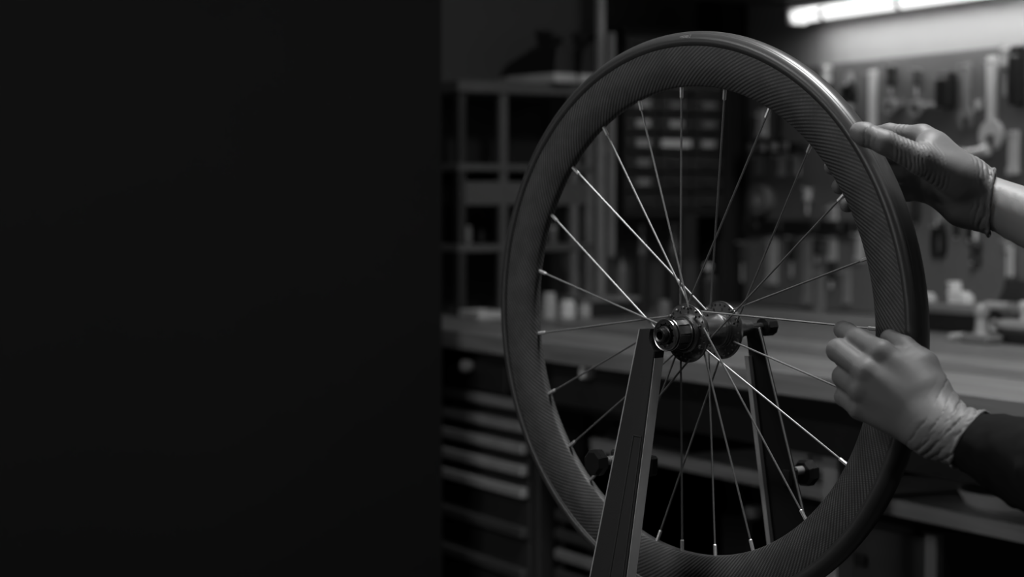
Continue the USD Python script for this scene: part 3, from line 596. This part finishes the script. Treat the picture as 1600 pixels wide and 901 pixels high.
# hub
H = np.array([0, 0, ZH])
def hub(m): return moved(m, H)
obj('hub_shell', hub(lathe([(0, -.006), (.020, -.006), (.0185, -.001), (.0172, .004), (.0168, .018), (.0172, .034), (.0185, .038), (.0185, .040), (.0200, .041), (.0200, .0435), (.0212, .044), (.0212, .047), (0, .047)], 64, 'y')), 'hub_black', wheel)
def flange(y, lip):
    circ = Point(0, 0).buffer(.0338, 48)
    holes = [Point(.0300 * math.cos(q), .0300 * math.sin(q)).buffer(.0015, 8) for q in np.linspace(0, 2 * math.pi, 25)[:-1]]
    slots = [Polygon([(.0235 * math.cos(q - .05), .0235 * math.sin(q - .05)), (.027 * math.cos(q - .05), .027 * math.sin(q - .05)), (.027 * math.cos(q + .05), .027 * math.sin(q + .05)), (.0235 * math.cos(q + .05), .0235 * math.sin(q + .05))]) for q in np.linspace(.13, 2 * math.pi + .13, 13)[:-1]]
    p = circ.difference(unary_union(holes + slots)).difference(Point(0, 0).buffer(.012))
    m = extrude(p, .0036); m.apply_transform(trimesh.transformations.rotation_matrix(-math.pi / 2, [1, 0, 0])); m.apply_translation([0, y - .0018, 0])
    r = lathe([(.0334, -.0019), (.0342, -.0022), (.0347, -.0012), (.0347, .0012), (.0342, .0022), (.0334, .0019), (.0334, -.0019)], 72, 'y'); r.apply_translation([0, y, 0])
    f = obj('flange', hub(m), 'hub_black', wheel); obj('flange_lip', hub(r), 'hub_ring', f)
    c = lathe([(0, -.0045), (.0215, -.0045), (.0232, -.0020), (.0232, .0020), (.0215, .0045), (0, .0045)], 64, 'y'); c.apply_translation([0, y + lip, 0]); obj('flange_collar', hub(c), 'hub_black', f)
flange(YA, -.003); flange(YFB, .002)
nn = 9; pts = []
for k in range(nn):
    q0 = 2 * math.pi * k / nn
    for dq, r in ((0, .0166), (.48, .0166), (.485, .0150), (.58, .0150), (.585, .0166)): pts.append((r * math.cos(q0 + dq * 1.19), r * math.sin(q0 + dq * 1.19)))
fb = extrude(Polygon(pts).buffer(0), .0225); fb.apply_transform(trimesh.transformations.rotation_matrix(-math.pi / 2, [1, 0, 0])); fb.apply_translation([0, -.0395, 0])
fh = obj('freehub_body', hub(fb), 'hub_black', wheel)
for y, r in ((-.0172, .0188), (-.0148, .0203), (-.0122, .0214)):
    q = lathe([(0, -.0009), (r - .0006, -.0009), (r, -.0003), (r, .0003), (r - .0006, .0009), (0, .0009)], 64, 'y'); q.apply_translation([0, y, 0]); obj('ring', hub(q), 'hub_black' if r < .02 else 'dark_anodised', fh)
lk = Point(0, 0).buffer(.0182, 32).difference(Point(0, 0).buffer(.0128, 24)).difference(unary_union([Point(.0136 * math.cos(q), .0136 * math.sin(q)).buffer(.0011) for q in np.linspace(0, 2 * math.pi, 13)[:-1]]))
m = extrude(lk, .004); m.apply_transform(trimesh.transformations.rotation_matrix(-math.pi / 2, [1, 0, 0])); m.apply_translation([0, -.0442, 0])
lr = obj('lockring', hub(m), 'dark_anodised', wheel)
q = lathe([(.0172, -.0003), (.0184, -.0006), (.0189, .0006), (.0186, .0022), (.0172, .0024), (.0172, -.0003)], 64, 'y'); q.apply_translation([0, -.0445, 0]); obj('lockring_edge', hub(q), 'hub_ring', lr)
q = lathe([(.0188, 0), (.0192, .001), (.0188, .002), (.016, .002), (.016, 0), (.0188, 0)], 64, 'y'); q.apply_translation([0, -.0395, 0]); obj('lockring_flange', hub(q), 'hub_ring', lr)
q = lathe([(.0050, .016), (.0050, 0), (.0072, -.0004), (.0086, .0008), (.0088, .003), (.0088, .006), (.0108, .0066), (.0112, .0080), (.0112, .016), (.0050, .016)], 48, 'y'); q.apply_translation([0, -.0535, 0]); obj('axle_end', hub(q), 'dark_anodised', wheel)
q = lathe([(0, 0), (.017, 0), (.015, .006), (.0125, .012), (.0125, .030), (.010, .031), (.010, .046), (0, .046)], 48, 'y'); q.apply_translation([0, .051, 0]); obj('end_cap', hub(q), 'hub_black', wheel)

# ------------------------------------------------------------------ truing stand
def toworld(m): m = m.copy(); m.apply_transform(WM); return m
stand = thing('truing_stand', 'black steel wheel truing stand with two splayed arms holding the hub', 'truing stand')
def arm(tl, tr, bl, br, yt, yb, thick):
    T0, T1, B0, B1 = local(*tl, yt), local(*tr, yt), local(*bl, yb), local(*br, yb)
    k = (-.470 - T0[2]) / (B0[2] - T0[2]); B0, B1 = T0 + (B0 - T0) * k, T1 + (B1 - T1) * k
    t = np.array([0, thick, 0]); P = []
    c = .0012
    for a in (T0, T1, B0, B1):
        s = 1 if a is T0 or a is B0 else -1
        P += [a + [s * c, 0, 0], a + [0, c, 0], a + t + [s * c, 0, 0], a + t - [0, c, 0]]
    return hullpts(P), (T0, T1, B0, B1)
mA, cA = arm((998, 514), (1027, 514), (921, 900), (978, 900), -.0485, -.1115, .0173)
cut = lathe([(0, -.09), (.0205, -.09), (.0205, .02), (0, .02)], 48, 'y'); cut.apply_translation(H)
mA = tm(mf(mA) - mf(cut))
near = obj('arm', toworld(mA), 'stand_black', stand)
T0, T1, B0, B1 = cA
e = np.array([0, .0173, 0])
S0 = T1 + (B1 - T1) * .075; sideA = hullpts([q + np.array([dx, dy, 0]) for q in (S0, B1) for dx in (.0005, -.001) for dy in (.0014, .0160)])
obj('lit_side', toworld(sideA), 'stand_lit', near)  # pale plate puts the arm's lit side into colour
def along(A, B, z): return A + (B - A) * ((z - A[2]) / (B[2] - A[2]))
# recessed long slot drawn on the arm's face as a shallow raised border
L0, R0 = along(T0, B0, -.13), along(T1, B1, -.13); L1, R1 = along(T0, B0, -.36), along(T1, B1, -.36)
inner = [L0 + (R0 - L0) * .62, L0 + (R0 - L0) * .92, L1 + (R1 - L1) * .92, L1 + (R1 - L1) * .55]
for k in range(4):
    p, q = inner[k], inner[(k + 1) % 4]; obj('slot_edge', toworld(tube(p, q, .0012, 8)), 'stand_black', near)
edge = tube(T0 + [0.0008, 0.0006, 0], B0 + [0.0008, 0.0006, 0], .0011, 8); obj('edge_highlight', toworld(edge), 'stand_lit', near)  # highlight along the left edge put on as a pale bead
mB, cB = arm((1164, 512), (1186, 512), (1204, 849), (1267, 849), .0965, .161, .0050)
far = obj('arm', toworld(mB), 'stand_black', stand)
T0b, T1b, B0b, B1b = cB
obj('edge_highlight', toworld(tube(T1b + [-.0006, 0.0006, 0], B1b + [-.0006, 0.0006, 0], .0011, 8)), 'stand_lit', far)  # pale bead stands for the right edge's highlight
R0 = T0b + (B0b - T0b) * .075; rib = hullpts([q + np.array([dx, dy, 0]) for q in (R0, B0b) for dx in (-.001, .0055) for dy in (-.006, .002)])
obj('rib', toworld(rib), 'stand_lit', far)
# axle nut at the far end
nut = lathe([(0, 0), (.0105, 0), (.0118, .0015), (.0118, .016), (.0105, .018), (0, .018)], 10, 'y'); nut.apply_translation(H + [.004, .118, .0]); 
ax = lathe([(0, 0), (.005, 0), (.005, .03), (0, .03)], 20, 'y'); ax.apply_translation(H + [.002, .094, 0])
fa = obj('axle_nut', toworld(nut), 'knob_black', stand); obj('axle_pin', toworld(ax), 'dark_anodised', fa)
def knob(c, r, th, shaft0, shaft1, block):
    n = 8; prof = [(0, -th / 2), (r * .80, -th / 2), (r, -th / 2 + .004), (r, th / 2 - .004), (r * .82, th / 2), (0, th / 2)]
    m = lathe(prof, n, 'y'); m.apply_transform(trimesh.transformations.rotation_matrix(.3, [0, 1, 0])); m.apply_translation(c)
    k = obj('knob', toworld(m), 'knob_black', stand, smooth=False)
    pts = np.linspace(np.array(shaft0), np.array(shaft1), 9)
    obj('thread', toworld(cat([tube(shaft0, shaft1, r * .26, 14)] + [tube(p - [0, .0008, 0], p + [0, .0008, 0], r * .32, 14) for p in pts])), 'dull_steel', k)
    if block is not None: obj('bracket', toworld(block), 'stand_black', stand)
cl = local(932, 722, -.058)
knob(cl, .0168, .016, cl + [0, .008, 0], cl + [0, .034, 0], cbox(cl[0] - .010, along(T0, B0, cl[2])[0] + .01, cl[1] + .030, cl[1] + .044, cl[2] - .012, cl[2] + .012))
cr = local(1260, 738, .176)
knob(cr, .0172, .018, cr + [0, -.026, .004], cr + [0, -.009, .004], cbox(along(T1b, B1b, cr[2])[0] - .02, cr[0] + .008, cr[1] - .038, cr[1] - .022, cr[2] - .014, cr[2] + .010))
pb = 0.0
base0 = (B0 + B1) / 2; base1 = (B0b + B1b) / 2
beam = cbox(-.075, .055, base0[1] - .03, base1[1] + .05, -.515, -.468, .004); obj('base_beam', toworld(beam), 'stand_black', stand)
bc = (WM @ np.array([-.01, .03, -.50, 1]))[:3]
obj('pedestal', cat([cbox(bc[0] - .04, bc[0] + .04, bc[1] - .04, bc[1] + .04, .02, bc[2] + .004, .004)]), 'stand_black', stand)
obj('foot_plate', cbox(bc[0] - .25, bc[0] + .25, bc[1] - .25, bc[1] + .25, 0, .02, .005), 'stand_black', stand)

# ------------------------------------------------------------------ the mechanic: smooth unions of tapered limbs, meshed as one surface
def nets(D, lo, h):
    S = D < 0; n = np.array(D.shape)
    cor = np.array([(i, j, k) for i in (0, 1) for j in (0, 1) for k in (0, 1)])
    cnt = sum(S[i:n[0] - 1 + i, j:n[1] - 1 + j, k:n[2] - 1 + k].astype(np.int8) for i, j, k in cor)
    cells = (cnt > 0) & (cnt < 8); ijk = np.argwhere(cells); idx = np.full(cells.shape, -1, np.int64); idx[cells] = np.arange(len(ijk))
    acc, w = np.zeros((len(ijk), 3)), np.zeros(len(ijk))
    for a in range(8):
        for b in range(a + 1, 8):
            if np.abs(cor[a] - cor[b]).sum() != 1: continue
            da, db = D[tuple((ijk + cor[a]).T)], D[tuple((ijk + cor[b]).T)]; m = (da < 0) != (db < 0)
            t = np.where(m, da / np.where(m, da - db, 1), 0); acc += np.where(m[:, None], cor[a] + (cor[b] - cor[a]) * t[:, None], 0); w += m
    V = lo + h * (ijk + acc / w[:, None]); Fs = []
    for ax in range(3):
        u, v = (ax + 1) % 3, (ax + 2) % 3
        sl = [slice(None)] * 3; sl2 = [slice(None)] * 3; sl[ax] = slice(0, -1); sl2[ax] = slice(1, None)
        e = np.argwhere(S[tuple(sl)] != S[tuple(sl2)]); e = e[(e[:, u] > 0) & (e[:, v] > 0) & (e[:, u] < n[u] - 1) & (e[:, v] < n[v] - 1)]
        du, dv = np.eye(3, dtype=int)[u], np.eye(3, dtype=int)[v]
        q = np.stack([idx[tuple(x.T)] for x in (e, e - du, e - du - dv, e - dv)], 1)
        ins = S[tuple(e.T)]; q[~ins] = q[~ins][:, ::-1]; Fs.append(q)
    Q = np.concatenate(Fs); return V, np.concatenate([Q[:, [0, 1, 2]], Q[:, [0, 2, 3]]])
class Field:
    def __init__(self): self.groups = []          # (k with the rest, [(a, b, ra, rb, k inside)])
    def add(self, prims, k=.008): self.groups.append((k, [(np.asarray(a, np.float32), np.asarray(b, np.float32), ra, rb, kk) for a, b, ra, rb, kk in prims])); return self
    def __call__(self, P):
        out = None
        for k, prims in self.groups:
            g = None
            for a, b, ra, rb, kk in prims:
                ab = b - a; L2 = float(ab @ ab) or 1e-9
                t = np.clip((P - a) @ (ab / L2), 0, 1); d = np.linalg.norm(P - a - t[..., None] * ab, axis=-1) - (ra + (rb - ra) * t)
                g = d if g is None else smin(g, d, kk)
            out = g if out is None else smin(out, g, k)
        return out
    def bounds(self, pad):
        q = np.array([p + s * r for _, pr in self.groups for a, b, ra, rb, _ in pr for p, r in ((a, ra), (b, rb)) for s in (-1, 1)]); return q.min(0) - pad, q.max(0) + pad
def smin(a, b, k):
    if k <= 0: return np.minimum(a, b)
    h = np.maximum(k - np.abs(a - b), 0) / k; return np.minimum(a, b) - h * h * k * .25
def mesh_field(f, h, lo, hi, post=None):
    n = np.ceil((np.asarray(hi) - lo) / h).astype(int) + 1
    g = [np.asarray(lo[k] + h * np.arange(n[k]), np.float32) for k in range(3)]; D = np.empty(n, np.float32)
    for s in range(0, n[0], 24):
        P = np.stack(np.meshgrid(g[0][s:s + 24], g[1], g[2], indexing='ij'), -1); d = f(P); D[s:s + 24] = post(P, d) if post else d
    V, Fc = nets(D.astype(np.float64), np.asarray(lo), h)
    return trimesh.Trimesh(relax(V, Fc, 6), Fc, process=False)
def relax(V, Fc, n):
    from scipy.sparse import coo_matrix
    e = np.concatenate([Fc[:, [0, 1]], Fc[:, [1, 2]], Fc[:, [2, 0]]]); e = np.concatenate([e, e[:, ::-1]])
    A = coo_matrix((np.ones(len(e)), (e[:, 0], e[:, 1])), (len(V), len(V))).tocsr(); dg = np.maximum(np.asarray(A.sum(1)).ravel(), 1)[:, None]
    for k in range(n):
        for lam in (.5, -.52): V = V + lam * (A @ V / dg - V)
    return V
def creases(m, bones, wob=1.1):
    V = np.array(m.vertices); _, _, N = meshkit.arrays(m, True); disp = np.zeros(len(V))
    for a, b, period, amp, s0, s1, rad, seed, sharp, skew in bones:
        a, b = np.asarray(a), np.asarray(b); L = np.linalg.norm(b - a); ax = (b - a) / L
        rel = V - a; s = rel @ ax; dist = np.linalg.norm(rel - s[:, None] * ax, axis=1)
        side = np.cross(ax, F); side /= np.linalg.norm(side); s = s + skew * (rel @ side)
        w = np.clip((s - s0) / (.25 * (s1 - s0)), 0, 1) * np.clip((s1 - s) / (.25 * (s1 - s0)), 0, 1) * np.clip((rad - dist) / (.3 * rad), 0, 1)
        ph = s / period + wob * meshkit.fbm(V * 55, 2, seed) + .25 * meshkit.noise(V * 190, seed + 3)
        valley = (1 - np.abs(np.sin(math.pi * ph))) ** sharp
        mask = np.clip(meshkit.noise(V * 70, seed + 9) * 1.9 - .3, 0.1, 1)
        disp -= amp * valley * w * mask
        disp += .35 * amp * np.abs(np.sin(math.pi * ph)) * w * mask
    return trimesh.Trimesh(V + N * disp[:, None], m.faces, process=False)
def cut_plane(p, n, f):       # keeps the side opposite to n, and rolls a bead round the cut
    p, n = np.asarray(p, np.float32), np.asarray(n, np.float32)
    def post(P, d):
        pl = (P - p) @ n
        bead = np.sqrt(d ** 2 + (pl + .002) ** 2) - .0021
        hollow = np.maximum(-(d + .0015), -(pl + .012))                    # open cuff
        return np.minimum(np.maximum(np.maximum(d, pl), -np.maximum(d + .0022, -(pl + .022))), bead)
    return post

person = thing('person', 'person in dark sleeve and grey rubber gloves working on the wheel', 'person')
ER, EL = np.array([-1.30, 1.57, 1.075]), np.array([-1.245, 1.347, .913])        # elbows

# right hand: thumb on the near side of the tyre, fingers behind the rim
A = lambda *p: at(*p)
fr = Field()
I, Mi, Ri, Li = A(1441, 213, 2.052), A(1434, 241, 2.066), A(1433, 269, 2.070), A(1441, 298, 2.066)
fr.add([(A(1516, 276, 2.03), I, .0165, .0122, .01), (A(1518, 290, 2.032), Mi, .018, .0120, .012), (A(1520, 305, 2.034), Ri, .018, .0115, .012), (A(1520, 322, 2.036), Li, .0185, .0110, .012),
        (A(1470, 300, 2.04), A(1500, 325, 2.035), .016, .018, .012)])
TC, TM, TI, TT = A(1500, 283, 2.012), A(1440, 250, 1.996), A(1384, 223, 1.998), A(1344, 207, 2.014)
fr.add([(TC, TM, .0200, .0150, .008), (TM, TI, .0150, .0124, .006), (TI, A(1352, 210, 2.010), .0124, .0122, .004), (A(1352, 210, 2.010), TT, .0124, .0112, .004)], .012)
fr.add([(A(1452, 240, 2.02), A(1462, 228, 2.045), .011, .012, .01)], .014)
fr.add([(A(1457, 231, 2.022), A(1500, 270, 2.016), .0155, .0175, .01)], .022)
fr.add([(I, A(1390, 208, 2.083), .0115, .0104, .004), (A(1390, 208, 2.083), A(1353, 213, 2.104), .0104, .0093, .004), (A(1353, 213, 2.104), A(1328, 228, 2.106), .0093, .0086, .004)], .007)
fr.add([(Mi, A(1376, 241, 2.112), .0115, .0105, .004), (A(1376, 241, 2.112), A(1326, 252, 2.130), .0105, .0095, .004), (A(1326, 252, 2.130), A(1300, 261, 2.126), .0095, .0088, .004)], .006)
fr.add([(Ri, A(1386, 272, 2.116), .0112, .0102, .004), (A(1386, 272, 2.116), A(1338, 284, 2.134), .0102, .0092, .004), (A(1338, 284, 2.134), A(1312, 291, 2.130), .0092, .0090, .004)], .006)
fr.add([(Li, A(1396, 304, 2.104), .0102, .0094, .004), (A(1396, 304, 2.104), A(1352, 314, 2.122), .0094, .0086, .004), (A(1352, 314, 2.122), A(1324, 320, 2.118), .0086, .0084, .004)], .006)
cR = A(1552, 313, 2.03); nR = (ER - cR) / np.linalg.norm(ER - cR)
fr.add([(A(1515, 290, 2.032), A(1515, 290, 2.032) + nR * .085, .0235, .0250, .01), (A(1520, 318, 2.036), A(1520, 318, 2.036) + nR * .085, .0235, .0255, .01)], .014)
lo, hi = fr.bounds(.008); 
nimg = R * .90 + U * .22 - F * .1; nimg = nimg - 0; nimg /= np.linalg.norm(nimg)                       # the cuff's edge runs a little aslant of the arm
nC = nR * .5 + nimg * .5; nC /= np.linalg.norm(nC)
g = mesh_field(fr, .0013, lo, hi, cut_plane(A(1553, 313, 2.03), nC, fr))
g = creases(g, [(TM + (TC - TM) * .0, TI, .0048, .0016, -.008, .040, .026, 3, 2.6, .6), (TC, TM, .0056, .0011, .022, .060, .026, 5, 2.4, .6), (TI, TT, .006, .0006, .004, .026, .02, 11, 2.5, .2),
    (A(1490, 285, 2.03), cR, .0065, .0022, .012, .062, .055, 7, 1.8, .45), (I, A(1390, 208, 2.083), .005, .0007, .012, .035, .02, 8, 2.2, .1)])
obj('glove', g, 'glove', person, smooth=True, label='grey rubber glove pinching the tyre between thumb and fingers')

# left hand: back of the hand towards us, forefinger and thumb on a spoke
fl_ = Field()
I, Mi, Ri, Li = A(1377, 551, 1.966), A(1354, 580, 1.962), A(1346, 609, 1.965), A(1343, 638, 1.972)
fl_.add([(A(1470, 640, 1.942), I, .0185, .0128, .012), (A(1465, 655, 1.936), Mi, .0185, .0126, .012), (A(1460, 671, 1.936), Ri, .0180, .0118, .012), (A(1456, 685, 1.942), Li, .0170, .0108, .012)])
TC, TM, TI, TT = A(1466, 628, 1.952), A(1442, 570, 1.966), A(1412, 543, 1.982), A(1390, 529, 1.997)
fl_.add([(TC, TM, .0195, .0152, .008), (TM, TI, .0150, .0122, .006), (TI, TT, .0120, .0100, .004)], .010)
fl_.add([(A(1418, 572, 1.966), A(1442, 606, 1.952), .013, .016, .01)], .016)
P1 = A(1340, 530, 1.996)
fl_.add([(I, P1, .0124, .0114, .004), (P1, A(1323, 519, 2.034), .0114, .0104, .004), (A(1323, 519, 2.034), A(1317, 515, 2.052), .0106, .0100, .003)], .006)
P2 = A(1310, 547, 1.998)
fl_.add([(Mi, P2, .0122, .0122, .004), (P2, A(1319, 558, 2.030), .0118, .0104, .004), (A(1319, 558, 2.030), A(1338, 566, 2.036), .0104, .0094, .004)], .005)
P3 = A(1318, 588, 1.998)
fl_.add([(Ri, P3, .0116, .0116, .004), (P3, A(1327, 596, 2.026), .0112, .0098, .004), (A(1327, 596, 2.026), A(1342, 602, 2.028), .0098, .0090, .004)], .005)
P4 = A(1320, 619, 2.0)
fl_.add([(Li, P4, .0106, .0104, .004), (P4, A(1328, 625, 2.02), .0102, .0090, .004), (A(1328, 625, 2.02), A(1340, 630, 2.022), .0090, .0084, .004)], .005)
cW = A(1469, 669, 1.936); nL = (EL - cW) / np.linalg.norm(EL - cW); cL = cW + nL * .040
ni = R * .72 - U * .69; nC = ni * .40 + nL * .60; nC /= np.linalg.norm(nC); nCL = nC
fl_.add([(cW - nL * .004, cW + nL * .085, .0280, .0345, .01)], .016)
lo, hi = fl_.bounds(.008)
g = mesh_field(fl_, .0013, lo, hi, cut_plane(cL, nC, fl_))
wv = A(1430, 620, 1.94)
g = creases(g, [(A(1400, 612, 1.94), A(1505, 684, 1.93), .0080, .0036, .046, .125, .07, 21, 3.0, -.12), (A(1390, 600, 1.945), A(1490, 650, 1.935), .010, .0011, .035, .085, .06, 23, 5.0, -.1),
    (I, P1, .007, .0006, -.002, .014, .018, 25, 3.5, .4), (TM, TI, .007, .0005, .0, .03, .022, 29, 3.0, .2)], .35)
obj('glove', g, 'glove', person, smooth=True, label='grey rubber glove with its back to us, fingertips on a spoke')

# body (mostly out of the frame to the right): one continuous skin surface, clothes over it
SR, SL = np.array([-1.07, 1.63, 1.385]), np.array([-1.05, 1.27, 1.365])
HE = np.array([-1.13, 1.44, 1.63])
def bodyfield(e=0.0, arms=True, legs=True, head=True, left_to=1.0, right_to=1.0):
    f = Field(); v = np.array
    f.add([(v([-1.0, 1.38, .96]), v([-1.0, 1.52, .96]), .115 + e, .115 + e, .05), (v([-1.01, 1.40, 1.12]), v([-1.01, 1.50, 1.12]), .108 + e, .108 + e, .08), (v([-1.03, 1.36, 1.28]), v([-1.03, 1.53, 1.28]), .115 + e, .115 + e, .08), (SL + [.02, .03, .0], SR + [.02, -.03, 0], .062 + e, .062 + e, .06)], .05)
    if head:
        f.add([(v([-1.05, 1.45, 1.40]), v([-1.09, 1.445, 1.54]), .056, .052, .03)], .03)
        f.add([(HE + [.02, 0, .01], HE + [-.015, 0, .0], .078, .078, .04), (HE + [-.03, 0, -.07], HE + [-.055, 0, -.085], .05, .036, .04), (HE + [-.055, -.02, .01], HE + [-.055, .02, .01], .04, .04, .02)], .02)
        f.add([(HE + [-.095, 0, .0], HE + [-.112, 0, -.035], .009, .014, .01)], .012)
        for s in (-1, 1): f.add([(HE + [.0, s * .078, .005], HE + [.008, s * .084, -.03], .016, .010, .01)], .008)
        f.add([(HE + [-.094, -.018, -.072], HE + [-.094, .018, -.072], .007, .007, .005)], .008)
    if arms:
        WRr, WLl = A(1525, 305, 2.034), cW
        er = ER + (WRr - ER) * (right_to - 1) if right_to > 1 else ER
        f.add([(SR, SR + (ER - SR) * min(right_to, 1), .054 + e, .054 + e - .012 * min(right_to, 1), .03)] + ([(ER, ER + (WRr - ER) * .35, .042, .0445, .02), (ER + (WRr - ER) * .35, ER + (WRr - ER) * (right_to - 1), .0445, .0255, .02)] if right_to > 1 else []), .03)
        f.add([(SL, EL, .054 + e, .042 + e, .03), (EL, EL + (WLl - EL) * .3, .040 + e, .041 + e, .02), (EL + (WLl - EL) * .3, EL + (WLl - EL) * (left_to - 1), .041 + e, .0225 + e * .23, .02)], .03)
    if legs:
        for s in (-1, 1):
            h, k, an = v([-1.0, 1.45 + s * .09, .92]), v([-1.05, 1.45 + s * .105, .50]), v([-.99, 1.45 + s * .11, .09])
            f.add([(h, k, .088 + e, .056 + e, .03), (k, k + (an - k) * .3, .054 + e, .058 + e, .02), (k + (an - k) * .3, an, .058 + e, .038 + e * 1.4, .02)], .04)
    return f
bf = bodyfield(left_to=1.98, right_to=1.98)
lo, hi = bf.bounds(.02); obj('body', mesh_field(bf, .0075, lo, hi), 'skin', person, smooth=True)
def keep_above(z, x=None):
    return lambda P, d: np.maximum(d, z - P[..., 2])
sf = bodyfield(.0165, legs=False, head=False, left_to=1.93, right_to=.55)
lo, hi = sf.bounds(.02); obj('shirt', creases(mesh_field(sf, .0075, lo, hi, lambda P, d: np.maximum(np.maximum(d, .90 - P[..., 2]), np.where(np.linalg.norm(P - cL, axis=-1) < .13, -((P - cL) @ nCL) - .005, -1))), [(EL, A(1490, 690, 1.93),   .035, .0025, .03, .26, .12, 41, 1.2, .2)]), 'cloth_black', person, smooth=True, label='black long-sleeved work top')
tf = bodyfield(.0085, arms=False, head=False)
lo, hi = tf.bounds(.02); obj('trousers', mesh_field(tf, .009, lo, np.array([hi[0], hi[1], 1.02]), lambda P, d: np.maximum(np.maximum(d, P[..., 2] - .985), .07 - P[..., 2])), 'cloth_grey', person, smooth=True)
for s in (-1, 1):
    y = 1.45 + s * .11
    sh = Field().add([(np.array([-.97, y, .05]), np.array([-1.14, y, .035]), .048, .034, .02), (np.array([-.985, y, .06]), np.array([-.985, y, .11]), .05, .048, .02)])
    lo, hi = sh.bounds(.01); obj('shoe', mesh_field(sh, .006, lo, hi, lambda P, d: np.maximum(np.maximum(d, .002 - P[..., 2]), P[..., 2] - .12)), 'black_plastic', person, smooth=True)
hf = Field().add([(HE + [.03, 0, .02], HE + [-.005, 0, .02], .088, .086, .04)])
lo, hi = hf.bounds(.01); obj('hair', mesh_field(hf, .006, lo, hi, lambda P, d: np.maximum(d, -((P - (HE + [-.045, 0, .03])) @ np.array([.75, 0, .66])))), 'hair', person, smooth=True)
for s in (-1, 1): obj('eye', trimesh.creation.icosphere(2, .0105).apply_translation(HE + [-.084, s * .032, .002]), 'white_plastic', person)

# ------------------------------------------------------------------ put each thing's origin at its base
for p in stage.GetPrimAtPath('/World').GetChildren():
    if p.GetTypeName() != 'Xform': continue
    ops = UsdGeom.Xformable(p).GetOrderedXformOps()
    if len(ops) != 1 or ops[0].GetOpType() != UsdGeom.XformOp.TypeTranslate: continue
    o0 = np.array(ops[0].Get())
    if np.abs(o0[:2]).sum() > 0: continue
    ms = [UsdGeom.Mesh(q) for q in Usd.PrimRange(p) if q.GetTypeName() == 'Mesh']
    pts = [np.array(q.GetPointsAttr().Get()) for q in ms]; al = np.concatenate(pts); lo, hi = al.min(0), al.max(0)
    o = np.array([(lo[0] + hi[0]) / 2, (lo[1] + hi[1]) / 2, lo[2]])
    for q, pp in zip(ms, pts): q.GetPointsAttr().Set(Vt.Vec3fArray.FromNumpy((pp - o).astype(np.float32)))
    ops[0].Set(Gf.Vec3d(*(o0 + o).tolist()))
